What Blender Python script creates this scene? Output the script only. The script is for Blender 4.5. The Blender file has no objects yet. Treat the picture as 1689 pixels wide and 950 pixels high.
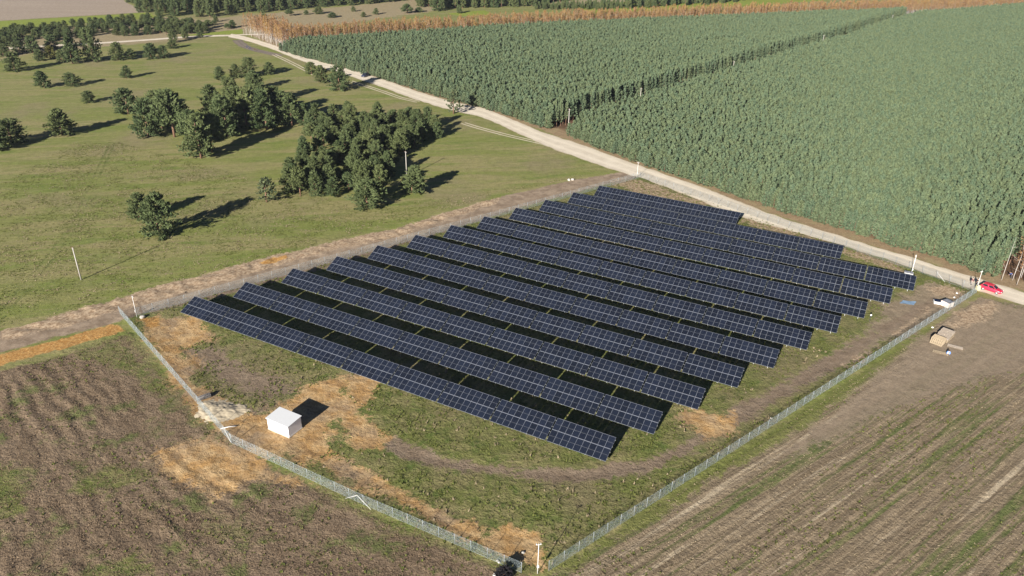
import bpy, bmesh, math, random
import numpy as np
from mathutils import Matrix, Vector
R = math.radians
SC = bpy.context.scene
COL = SC.collection

# ------------------------------------------------------------------ camera, sky, sun, exposure
FPX, PITCH, ROLL, CAMH = 1262.08, 0.482284, 0.019077, 74.113     # focal length in pixels of a 1689 wide picture
cam_data = bpy.data.cameras.new('camera')
cam_data.sensor_width = 36.0
cam_data.lens = 36.0 * FPX / 1689.0
cam_data.clip_start = 1.0
cam_data.clip_end = 9000.0
cam = bpy.data.objects.new('camera', cam_data)
COL.objects.link(cam)
cam.matrix_world = Matrix.Translation((0, 0, CAMH)) @ Matrix.Rotation(math.pi/2 - PITCH, 4, 'X') @ Matrix.Rotation(ROLL, 4, 'Z')
SC.camera = cam

SUN_ELEV = R(20.5)
SHADOW_AZ = R(63.0)                       # direction in which shadows fall, from +X
world = bpy.data.worlds.new('World')
SC.world = world
world.use_nodes = True
wn = world.node_tree
for n_ in list(wn.nodes): wn.nodes.remove(n_)
sky = wn.nodes.new('ShaderNodeTexSky')
sky.sky_type = 'NISHITA'
sky.sun_disc = False
sky.sun_elevation = SUN_ELEV
_to = Vector((-math.cos(SHADOW_AZ), -math.sin(SHADOW_AZ), 0))      # towards the sun, on the ground
sky.sun_rotation = math.atan2(_to.x, _to.y)
sky.altitude = 4500.0; sky.air_density = 0.5; sky.dust_density = 0.3; sky.ozone_density = 1.0
bg = wn.nodes.new('ShaderNodeBackground'); bg.inputs[1].default_value = 0.05
wo = wn.nodes.new('ShaderNodeOutputWorld')
wn.links.new(sky.outputs[0], bg.inputs[0]); wn.links.new(bg.outputs[0], wo.inputs[0])
sun_data = bpy.data.lights.new('sun', 'SUN')
sun_data.energy = 5.0; sun_data.angle = R(0.5); sun_data.color = (1.0, 0.93, 0.83)
sun = bpy.data.objects.new('sun', sun_data); COL.objects.link(sun)
_dir = Vector((math.cos(SHADOW_AZ)*math.cos(SUN_ELEV), math.sin(SHADOW_AZ)*math.cos(SUN_ELEV), -math.sin(SUN_ELEV)))
sun.rotation_euler = _dir.to_track_quat('-Z', 'Y').to_euler()
sun.location = (-200, -300, 200)
SC.view_settings.view_transform = 'Standard'
SC.view_settings.look = 'None'
SC.view_settings.gamma = 1.0
SC.view_settings.use_curve_mapping = False
SC.view_settings.exposure = 1.30

# ------------------------------------------------------------------ helpers
rng = np.random.default_rng(7)
rnd = random.Random(11)
CP, SP, CR, SR = math.cos(PITCH), math.sin(PITCH), math.cos(ROLL), math.sin(ROLL)

def at(u, v, z=0.0):
    """ground point under a pixel of the 1689x950 photograph"""
    X = u - 844.5; Y = v - 475.0
    x = (CR*X + SR*Y)/FPX; y = (-SR*X + CR*Y)/FPX
    dy = CP - y*SP; dz = -SP - y*CP
    t = (z - CAMH)/dz
    return (x*t, dy*t)

def pix(x, y, z=0.0):
    z = z - CAMH
    d = y*CP - z*SP; u = y*SP + z*CP
    X = FPX*x/d; Y = -FPX*u/d
    return 844.5 + CR*X - SR*Y, 475 + SR*X + CR*Y, d

def pts(lst): return np.array([at(*p) for p in lst])

_perm = np.random.default_rng(3).permutation(4096)
_val = np.random.default_rng(4).random(4096)
def vnoise(x, y, seed=0):
    ix = np.floor(x).astype(np.int64); iy = np.floor(y).astype(np.int64)
    fx = x - ix; fy = y - iy
    fx = fx*fx*(3-2*fx); fy = fy*fy*(3-2*fy)
    def h(a, b): return _val[_perm[(_perm[(a + seed*57) & 4095] + b) & 4095]]
    return (h(ix, iy)*(1-fx) + h(ix+1, iy)*fx)*(1-fy) + (h(ix, iy+1)*(1-fx) + h(ix+1, iy+1)*fx)*fy
def fbm(x, y, seed=0, oct=4):
    s = 0; a = .5
    for i in range(oct):
        s = s + a*vnoise(x*2**i, y*2**i, seed + i*7); a *= .5
    return s/(1 - .5**oct)

def inside(px, py, poly):
    n = len(poly); c = np.zeros(px.shape, bool)
    for i in range(n):
        x1, y1 = poly[i]; x2, y2 = poly[(i+1) % n]
        cond = ((y1 > py) != (y2 > py))
        with np.errstate(divide='ignore', invalid='ignore'):
            xi = (x2-x1)*(py-y1)/(y2-y1 + 1e-12) + x1
        c ^= cond & (px < xi)
    return c
def seg_dist(px, py, line, closed=False):
    d = np.full(px.shape, 1e9)
    n = len(line)
    for i in range(n if closed else n-1):
        x1, y1 = line[i]; x2, y2 = line[(i+1) % n]
        dx, dy = x2-x1, y2-y1
        t = np.clip(((px-x1)*dx + (py-y1)*dy)/(dx*dx+dy*dy+1e-9), 0, 1)
        d = np.minimum(d, np.hypot(px-x1-t*dx, py-y1-t*dy))
    return d
def sdf(px, py, poly):
    """signed distance, positive inside, only near the polygon"""
    out = np.full(px.shape, -99.0)
    lo = poly.min(0) - 14; hi = poly.max(0) + 14
    m = (px > lo[0]) & (px < hi[0]) & (py > lo[1]) & (py < hi[1])
    a, b = px[m], py[m]
    d = seg_dist(a, b, poly, True)
    out[m] = np.where(inside(a, b, poly), d, -d)
    return out

def tag(o, label=None, cat=None, group=None, kind=None):
    if label: o['label'] = label
    if cat: o['category'] = cat
    if group: o['group'] = group
    if kind: o['kind'] = kind
    return o
def empty(name, loc, rz=0.0):
    o = bpy.data.objects.new(name, None); COL.objects.link(o)
    o.location = loc; o.rotation_euler = (0, 0, rz); o.empty_display_size = .3
    return o
def link(name, me, parent=None, loc=(0, 0, 0), rot=(0, 0, 0)):
    o = bpy.data.objects.new(name, me); COL.objects.link(o)
    o.location = loc; o.rotation_euler = rot
    if parent: o.parent = parent
    return o
def mesh_np(name, V, F, mats, mi=None, smooth=False, attrs=None):
    """V (n,3), F (m,k) with k = 3 or 4, or a list of such arrays"""
    me = bpy.data.meshes.new(name)
    V = np.asarray(V, np.float32)
    Fs = F if isinstance(F, list) else [F]
    Fs = [np.asarray(f, np.int32) for f in Fs if len(f)]
    loops = np.concatenate([f.ravel() for f in Fs])
    tot = np.concatenate([np.full(len(f), f.shape[1], np.int32) for f in Fs])
    start = np.concatenate([[0], np.cumsum(tot)[:-1]]).astype(np.int32)
    me.vertices.add(len(V)); me.vertices.foreach_set('co', V.ravel())
    me.loops.add(len(loops)); me.loops.foreach_set('vertex_index', loops)
    me.polygons.add(len(tot)); me.polygons.foreach_set('loop_start', start); me.polygons.foreach_set('loop_total', tot)
    for m in (mats if isinstance(mats, (list, tuple)) else [mats]): me.materials.append(m)
    if mi is not None: me.polygons.foreach_set('material_index', np.asarray(mi, np.int32))
    me.polygons.foreach_set('use_smooth', np.full(len(tot), smooth, bool))
    for k, (typ, dom, data) in (attrs or {}).items():
        a = me.attributes.new(k, typ, dom)
        a.data.foreach_set('color' if typ == 'FLOAT_COLOR' else 'value', np.asarray(data, np.float32).ravel())
    me.update(); me.validate()
    return me

class MB:
    """collects shapes into one mesh"""
    def __init__(s): s.V = []; s.F = []; s.M = []; s.S = []
    def add(s, vs, fs, m=0, smooth=False):
        o = len(s.V); s.V += [tuple(v) for v in vs]
        s.F += [tuple(i+o for i in f) for f in fs]; s.M += [m]*len(fs); s.S += [smooth]*len(fs)
    def box(s, c, size, m=0, rot=None):
        hx, hy, hz = size[0]/2, size[1]/2, size[2]/2
        vs = [Vector((x, y, z)) for z in (-hz, hz) for x, y in ((-hx, -hy), (hx, -hy), (hx, hy), (-hx, hy))]
        if rot is not None: vs = [rot @ v for v in vs]
        s.add([v + Vector(c) for v in vs], [(3, 2, 1, 0), (4, 5, 6, 7), (0, 1, 5, 4), (1, 2, 6, 5), (2, 3, 7, 6), (3, 0, 4, 7)], m)
    def hexa(s, low, high, m=0):
        """four low corners, four high corners, counter-clockwise"""
        s.add(list(low)+list(high), [(3, 2, 1, 0), (4, 5, 6, 7), (0, 1, 5, 4), (1, 2, 6, 5), (2, 3, 7, 6), (3, 0, 4, 7)], m)
    def tube(s, path, radii, n=8, m=0, smooth=True, cap=True):
        path = [Vector(p) for p in path]
        if not isinstance(radii, (list, tuple)): radii = [radii]*len(path)
        vs = []; 
        for i, p in enumerate(path):
            d = (path[min(i+1, len(path)-1)] - path[max(i-1, 0)]).normalized()
            a = d.orthogonal().normalized() if abs(d.z) < .99 else Vector((1, 0, 0)); a = (a - d*a.dot(d)).normalized(); b = d.cross(a)
            for k in range(n):
                t = 2*math.pi*k/n
                vs.append(p + (a*math.cos(t) + b*math.sin(t))*radii[i])
        fs = [(i*n+k, i*n+(k+1) % n, (i+1)*n+(k+1) % n, (i+1)*n+k) for i in range(len(path)-1) for k in range(n)]
        s.add(vs, fs, m, smooth)
        if cap:
            o = len(s.V) - len(vs)
            s.F += [tuple(o+k for k in reversed(range(n))), tuple(o+(len(path)-1)*n+k for k in range(n))]; s.M += [m, m]; s.S += [False, False]
    def mesh(s, name, mats, bevel=0):
        me = bpy.data.meshes.new(name)
        me.from_pydata(s.V, [], s.F)
        for m in (mats if isinstance(mats, (list, tuple)) else [mats]): me.materials.append(m)
        me.polygons.foreach_set('material_index', s.M); me.polygons.foreach_set('use_smooth', s.S)
        if bevel:
            bm = bmesh.new(); bm.from_mesh(me)
            bmesh.ops.bevel(bm, geom=bm.edges[:], offset=bevel, segments=2, affect='EDGES', profile=.5)
            bm.to_mesh(me); bm.free()
        me.update()
        return me
    def build(s, name, mats, parent=None, loc=(0, 0, 0), rot=(0, 0, 0), bevel=0):
        return link(name, s.mesh(name, mats, bevel), parent, loc, rot)

# ------------------------------------------------------------------ material helpers
class NT:
    def __init__(s, name):
        s.m = bpy.data.materials.new(name); s.m.use_nodes = True
        s.t = s.m.node_tree; s.t.nodes.clear()
        s.out = s.t.nodes.new('ShaderNodeOutputMaterial')
    def n(s, typ, ins=None, **at_):
        nd = s.t.nodes.new(typ)
        for k, v in at_.items(): setattr(nd, k, v)
        for k, v in (ins or {}).items(): s.put(nd.inputs[k], v)
        return nd
    def put(s, sock, v):
        if isinstance(v, bpy.types.NodeSocket): s.t.links.new(v, sock)
        elif isinstance(v, bpy.types.Node): s.t.links.new(v.outputs[0], sock)
        else:
            if isinstance(v, tuple) and len(v) == 3 and sock.type == 'RGBA': v = v + (1,)
            sock.default_value = v
    def math(s, op, a, b=0.0, c=None, clamp=False):
        nd = s.n('ShaderNodeMath', operation=op, use_clamp=clamp); s.put(nd.inputs[0], a); s.put(nd.inputs[1], b)
        if c is not None: s.put(nd.inputs[2], c)
        return nd.outputs[0]
    def noise(s, vec, scale, detail=4, rough=.55, dist=0.0):
        return s.n('ShaderNodeTexNoise', {'Vector': vec, 'Scale': scale, 'Detail': detail, 'Roughness': rough, 'Distortion': dist}).outputs['Fac']
    def step(s, v, lo, hi):
        return s.n('ShaderNodeMapRange', {'Value': v, 'From Min': lo, 'From Max': hi}, interpolation_type='SMOOTHSTEP').outputs[0]
    def mix(s, f, a, b, mode='MIX'):
        nd = s.n('ShaderNodeMix', data_type='RGBA', blend_type=mode, clamp_factor=True)
        s.put(nd.inputs[0], f); s.put(nd.inputs[6], a); s.put(nd.inputs[7], b)
        return nd.outputs[2]
    def stretch(s, vec, ang, sx, sy):
        return s.n('ShaderNodeMapping', {'Vector': s.n('ShaderNodeVectorRotate', {'Vector': vec, 'Angle': -ang}, rotation_type='Z_AXIS').outputs[0], 'Scale': (sx, sy, 1)}).outputs[0]
    def bsdf(s, col, rough=.8, normal=None, **k):
        b = s.n('ShaderNodeBsdfPrincipled', {'Base Color': col, 'Roughness': rough})
        for kk, v in k.items(): s.put(b.inputs[kk.replace('_', ' ')], v)
        if normal is not None: s.put(b.inputs['Normal'], normal)
        s.t.links.new(b.outputs[0], s.out.inputs[0]); return b
    def bump(s, h, dist=.1, strength=1.0):
        return s.n('ShaderNodeBump', {'Height': h, 'Distance': dist, 'Strength': strength}).outputs[0]

def simple(name, col, rough=.6, var=.12, scale=6.0, metal=0.0, spec=.5, **k):
    t = NT(name); tc = t.n('ShaderNodeTexCoord').outputs['Object']
    nz = t.noise(tc, scale, 5)
    c = t.mix(nz, tuple(x*(1-var) for x in col), tuple(min(1, x*(1+var)) for x in col))
    t.bsdf(c, rough, Metallic=metal, **{'Specular_IOR_Level': spec}, **k)
    return t.m

def leaf_mat(name, c1, c2, c3, trans=.25):
    """c1..c2 across clumps of one crown, shifted towards c3 from tree to tree"""
    t = NT(name)
    a = t.n('ShaderNodeAttribute', attribute_name='tone').outputs['Fac']
    r_ = t.n('ShaderNodeObjectInfo').outputs['Random']
    c = t.mix(a, c1, c2)
    c = t.mix(t.math('MULTIPLY', r_, .7), c, t.mix(a, tuple(x*.8 for x in c3), c3))
    d = t.n('ShaderNodeBsdfDiffuse', {'Color': c}); tr = t.n('ShaderNodeBsdfTranslucent', {'Color': c})
    mx = t.n('ShaderNodeMixShader', {0: trans, 1: d, 2: tr})
    t.t.links.new(mx.outputs[0], t.out.inputs[0])
    return t.m

# ------------------------------------------------------------------ outlines read from the photograph, laid on the ground
def G(*lst): return pts(lst)
SITE = G((198, 518), (382, 731), (600, 833), (860, 945), (905, 942), (1250, 718), (1610, 483), (1544, 458), (1300, 377), (1056, 293), (226, 521))
FALLOW = G((-300, 650), (0, 613), (70, 596), (150, 572), (212, 548), (382, 736), (600, 838), (872, 950), (880, 1300), (-900, 1300))
STUBBLE = G((893, 955), (1250, 726), (1615, 490), (1689, 507), (1800, 540), (2300, 700), (2600, 1300), (860, 1300))
STRIP = G((-300, 610), (0, 545), (100, 521), (200, 490), (290, 464), (340, 452), (416, 431), (490, 414), (568, 395), (644, 380), (748, 347), (824, 326), (890, 310), (947, 296),
          (992, 290), (1040, 280), (1056, 293), (990, 306), (850, 345), (700, 392), (555, 437), (400, 478), (300, 505), (228, 520), (200, 530), (100, 556), (0, 582), (-300, 640))
RUBBLE = G((0, 545), (100, 521), (200, 490), (290, 464), (340, 452), (416, 431), (490, 414), (568, 395), (644, 380), (748, 347), (824, 326), (824, 333), (748, 358), (644, 393), (568, 408), (490, 430), (416, 450), (340, 474), (240, 500), (100, 541), (0, 563))
ORANGE = [G((-60, 600), (0, 583), (100, 558), (195, 533), (212, 545), (150, 560), (60, 585), (0, 602), (-60, 618)), G((430, 433), (452, 427), (470, 422), (472, 425), (452, 431), (434, 436)), G((232, 525), (262, 525), (262, 540), (240, 540))]
SAND = [G((226, 527), (330, 521), (345, 560), (300, 575), (330, 612), (290, 640), (255, 602)),
        G((255, 592), (335, 640), (420, 690), (480, 650), (560, 622), (625, 628), (598, 662), (572, 652), (610, 690), (628, 742), (600, 740), (560, 700), (540, 745), (500, 768), (430, 755), (384, 726), (330, 680)),
        G((536, 752), (590, 770), (640, 795), (700, 828), (770, 868), (800, 884), (842, 868), (893, 880), (896, 935), (850, 928), (800, 905), (700, 852), (610, 800), (530, 770)),
        G((248, 748), (330, 718), (390, 742), (470, 778), (522, 805), (430, 800), (380, 818), (330, 810), (280, 790)),
        G((1108, 690), (1150, 672), (1202, 685), (1196, 710), (1160, 728), (1145, 700)),
        G((560, 622), (628, 628), (600, 668), (580, 650))]
TRACK = [G((648, 735), (720, 760), (850, 780), (950, 784), (1060, 770), (1130, 740), (1180, 705), (1300, 640), (1420, 570), (1500, 520), (1545, 497)),
         G((600, 625), (560, 640), (480, 660), (390, 690))]
BARE = [G((1380, 600), (1430, 545), (1480, 485), (1530, 465), (1605, 487), (1545, 525), (1480, 562)),
        G((1470, 600), (1545, 540), (1615, 491), (1689, 508), (1800, 545), (1750, 590), (1620, 625), (1500, 660), (1380, 715), (1280, 760), (1380, 680))]
VERGE = [G((1170, 770), (1250, 722), (1400, 622), (1530, 535), (1545, 540), (1450, 615), (1330, 705), (1200, 775), (1100, 835), (960, 935), (915, 940))]
GREENZ = [G((120, 586), (212, 548), (300, 640), (382, 734), (372, 740), (318, 716), (276, 668), (200, 622)), G((100, 795), (200, 770), (256, 762), (264, 790), (180, 818), (108, 828)),
          G((-60, 690), (36, 760), (70, 840), (20, 875), (-60, 860)), G((110, 940), (230, 900), (290, 935), (240, 965), (110, 970)), G((345, 850), (420, 868), (402, 902), (335, 882)),
          G((520, 806), (600, 836), (700, 878), (860, 950), (800, 950), (690, 900), (580, 866)), G((250, 690), (300, 712), (262, 728), (232, 708))]
DIRT = G((262, 562), (350, 572), (420, 600), (500, 640), (540, 668), (470, 662), (400, 650), (330, 624))
PALE = [G((1225, 353), (1300, 376), (1480, 434), (1500, 455), (1410, 425), (1300, 392), (1215, 366)),
        G((1000, 298), (1050, 294), (1180, 335), (1160, 341), (1050, 318), (1010, 306)), G((1525, 470), (1560, 475), (1600, 483), (1575, 492), (1540, 486)),
        G((1600, 500), (1640, 498), (1652, 512), (1600, 540), (1560, 548), (1556, 536)), G((1546, 479), (1566, 466), (1608, 484), (1582, 494)),
        G((1395, 610), (1440, 572), (1500, 530), (1530, 505), (1540, 512), (1480, 552), (1420, 596))]
MTRACK = [G((182, 235), (150, 300), (118, 372), (70, 432), (0, 512), (-60, 575)), G((190, 236), (158, 302), (127, 374), (80, 436), (12, 516), (-45, 580))]
PLOUGH = G((-700, -120), (150, -120), (185, -25), (205, 2), (240, 20), (120, 27), (0, 34), (-700, 75))
BRIGHT = [G((-700, 76), (0, 35), (120, 28), (244, 21), (262, 28), (100, 42), (0, 47), (-700, 92)), G((735, 22), (800, 17), (815, 24), (760, 27)),
          G((935, 10), (1045, 2), (1200, -8), (1420, -14), (1400, -2), (1230, 10), (1110, 16), (980, 22)), G((285, 60), (330, 55), (400, 48), (402, 56), (330, 58))]
TAN = [G((205, 24), (262, 27), (330, 32), (460, 20), (620, 6), (705, -4), (720, 18), (650, 27), (560, 40), (470, 52), (405, 55), (350, 58), (345, 44), (270, 34)),
       G((0, 100), (60, 88), (200, 74), (330, 64), (350, 58), (280, 34), (100, 48), (0, 66)), G((900, 4), (990, -2), (1100, -10), (1060, 2), (940, 10))]
PL_FAR = [(-116, 391), (-49, 423), (34, 463), (131, 502), (256, 546), (364, 586), (520, 650)]
PL_FRONT_L = G((462, 84), (500, 95), (560, 111), (640, 134), (720, 160), (800, 180), (850, 196), (900, 213))
FB0, FB1 = np.array((15.3, 257.0)), np.array((262.0, 536.0))          # firebreak centre line
_fd = (FB1 - FB0)/np.linalg.norm(FB1 - FB0); _fn = np.array((-_fd[1], _fd[0]))
PL_LEFT = np.array(list(map(tuple, PL_FRONT_L)) + [tuple(FB0 + _fn*4.3), tuple(FB1 + _fn*4.3)] + PL_FAR[4::-1])
PL_FRONT_R = G((932, 222), (1000, 251), (1100, 287), (1200, 320), (1300, 355), (1400, 384), (1500, 416), (1590, 443), (1638, 459))
PL_RIGHT = np.array([tuple(FB0 - _fn*4.3)] + list(map(tuple, PL_FRONT_R)) + [(124, 168), (300, 345), (520, 560), (520, 650), (364, 586), tuple(FB1 - _fn*4.3)])
WOOD = np.array([tuple(at(*q)) for q in ((444, 72), (494, 91), (592, 119), (672, 146), (761, 172), (850, 200), (961, 239), (1087, 285), (1227, 337), (1380, 388), (1505, 425), (1600, 455), (1689, 483), (1760, 505))] + [(600, 600), (560, 690), (364, 605), (131, 525), (-49, 447), (-150, 440)])

# ------------------------------------------------------------------ ground
def axis(lo, a, b, hi, fine, grow=1.05, top=60):
    c = list(np.arange(a, b + 1e-6, fine))
    s = fine; x = b
    while x < hi:
        s = min(s*grow, top if x > 900 else 3.0); x += s; c.append(x)
    s = fine; x = a; left = []
    while x > lo:
        s = min(s*grow, top if x < -900 else 3.0); x -= s; left.append(x)
    return np.array(left[::-1] + c)
gx = axis(-4000, -125, 135, 4000, .45)
gy = axis(-600, 56, 215, 6000, .45, 1.03)
GXX, GYY = np.meshgrid(gx, gy)
px, py = GXX.ravel(), GYY.ravel()
wob = (fbm(px*.25, py*.25, 5) - .5)*5 + (fbm(px*1.1, py*1.1, 9, 3) - .5)*2.2
def mask(polys, soft=1.0, w=1.0):
    if isinstance(polys, np.ndarray): polys = [polys]
    m = np.full(px.shape, -99.0)
    for p in polys: m = np.maximum(m, sdf(px, py, p))
    return np.clip(.5 + (m + wob*w)/(2*soft), 0, 1)
def lmask(lines, half, soft=1.0, w=.5):
    m = np.full(px.shape, 99.0)
    lo = np.min([l.min(0) for l in lines], 0) - 12; hi = np.max([l.max(0) for l in lines], 0) + 12
    k = (px > lo[0]) & (px < hi[0]) & (py > lo[1]) & (py < hi[1])
    for l in lines: m[k] = np.minimum(m[k], seg_dist(px[k], py[k], l))
    return np.clip(.5 + (half - m + wob*w)/(2*soft), 0, 1)
m_site = np.maximum(mask(SITE, .8, .25), .8*mask(GREENZ, 2.6, 1.4))
m_fallow = mask(FALLOW, 1.2, .6)*(1 - .62*mask(GREENZ, 2.2, 1.2))
m_stub = mask(STUBBLE, 1.0, .3)
m_sand = np.maximum(mask(SAND, 2.6, 1.1), mask(SAND[2:3], 1.6, .45))
m_orange = mask(ORANGE, .8, .5)
m_track = np.maximum.reduce([1.0*lmask(TRACK[:1], 1.3, 1.8, .6), .7*lmask(TRACK[1:], 2.0, 2.2, .9), mask(STRIP, 1.2, .35), .72*mask(DIRT, 2.5, 1.2)])
m_bare = mask(BARE, 3.0, 1.0)
m_rub = mask(RUBBLE, 1.4, .5); m_pale = np.maximum(m_rub, .8*mask(PALE, 2.0, .9))
m_verge = mask(VERGE, 1.6, .6)
m_tan = mask(TAN, 5, 2)
m_plough = mask(PLOUGH, 2, .3)
m_bright = mask(BRIGHT, 2, .4)
m_wood = mask(WOOD, 1.5, .6); m_litter = np.clip((sdf(px, py, WOOD) + wob*.5 - 5)/3, 0, 1)
A = np.stack([m_site, m_fallow, m_stub, m_sand], -1)
B = np.stack([m_orange, m_track, m_pale, m_verge], -1)
Cc = np.stack([m_tan, m_plough, m_bright, m_wood], -1)
_xx = np.clip(px, -95, -10) + 85
f_ac = (py + 1.28*_xx - .00579*_xx**2 - np.where(px > -10, .47*0 + (px + 10)*-.41, 0) + np.where(px < -95, -1.39*(-95 - px), 0))*.66
m_mt = lmask(MTRACK, .28, .5, .15)
D = np.stack([m_bare, f_ac, px*.86 - py*.5, m_mt], -1)
FA = R(-49.7); SA = R(37.3)               # furrow directions of the two fields
def across(a): return -px*math.sin(a) + py*math.cos(a)
def along(a): return px*math.cos(a) + py*math.sin(a)
rough = fbm(px*.9, py*.9, 21, 3) - .5
z = rough*.10*(m_site*.9 + .25)
fur = np.sin((f_ac + (fbm(px*.12, py*.12, 31)-.5)*5)*2*math.pi/2.3)
z += m_fallow*(.085*fur*np.clip(fbm(px*.07, py*.07, 41, 3)*3.2 - 1.05, .08, 1.2) + .11*(fbm(px*.8, py*.8, 33, 3)-.5))
z += m_stub*(1-m_bare*.8)*(.05*np.sin(across(SA)*2*math.pi/1.45 + (fbm(along(SA)*.05, across(SA)*.3, 51)-.5)*5) + .10*(fbm(along(SA)*.4, across(SA)*1.2, 53, 3)-.5))
z += m_rub*.5*(fbm(px*.55, py*.55, 61, 3)-.42)*(np.hypot(px, py) < 260)
z += m_sand*.09*(fbm(px*.5, py*.5, 63, 3)-.5)
far = np.clip((np.hypot(px, py) - 300)/200, 0, 1)
z *= 1 - far
# roads sit on flattened ground
ROAD_TOP = [(382, 55.5), (400, 59), (444, 71), (494, 90.5), (539, 103), (592, 118), (628, 129), (672, 145), (716, 159.5), (761, 171.5), (799, 177.5), (850, 199), (900, 221), (961, 238), (1017, 260), (1087, 284), (1162, 310), (1227, 336), (1293, 361), (1380, 387), (1449, 409.5), (1505, 424), (1556, 442.5), (1600, 454.5), (1640, 467), (1689, 483), (1760, 505), (1900, 550)]
ROAD_BOT = [(376, 61), (398, 65), (444, 79), (494, 100), (539, 114), (592, 130.5), (628, 143), (672, 160), (716, 174), (761, 186.5), (799, 194), (850, 218), (900, 241), (956, 262), (1021.5, 284), (1078, 300), (1134, 322.5), (1199, 350), (1255, 368.5), (1321, 386), (1391, 406), (1461, 427), (1519, 448), (1572, 466), (1602, 476), (1642, 489), (1689, 504), (1760, 527), (1900, 574)]
def resample(line, n):
    line = np.asarray(line); s = np.r_[0, np.cumsum(np.hypot(*np.diff(line, axis=0).T))]
    t = np.linspace(0, s[-1], n)
    return np.stack([np.interp(t, s, line[:, 0]), np.interp(t, s, line[:, 1])], -1), t
def smooth(line, k=2):
    line = np.asarray(line, float)
    for _ in range(k):
        l2 = [line[0]]
        for i in range(len(line)-1): l2 += [line[i]*.75 + line[i+1]*.25, line[i]*.25 + line[i+1]*.75]
        line = np.array(l2 + [line[-1]])
    return line
road_t = smooth(pts(ROAD_TOP)); road_b = smooth(pts(ROAD_BOT))
rc = (resample(road_t, 120)[0] + resample(road_b, 120)[0])/2
LANE = G((390, 58.3), (320, 60), (255, 65), (219, 67.5), (166, 71), (104, 74), (68, 76.5), (15, 79.5), (-80, 85), (-200, 92))
near_road = np.clip(1 - (np.minimum(seg_dist(px, py, rc), seg_dist(px, py, LANE)) - 4)/3, 0, 1)
z = z*(1 - near_road) - .02*near_road

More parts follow.
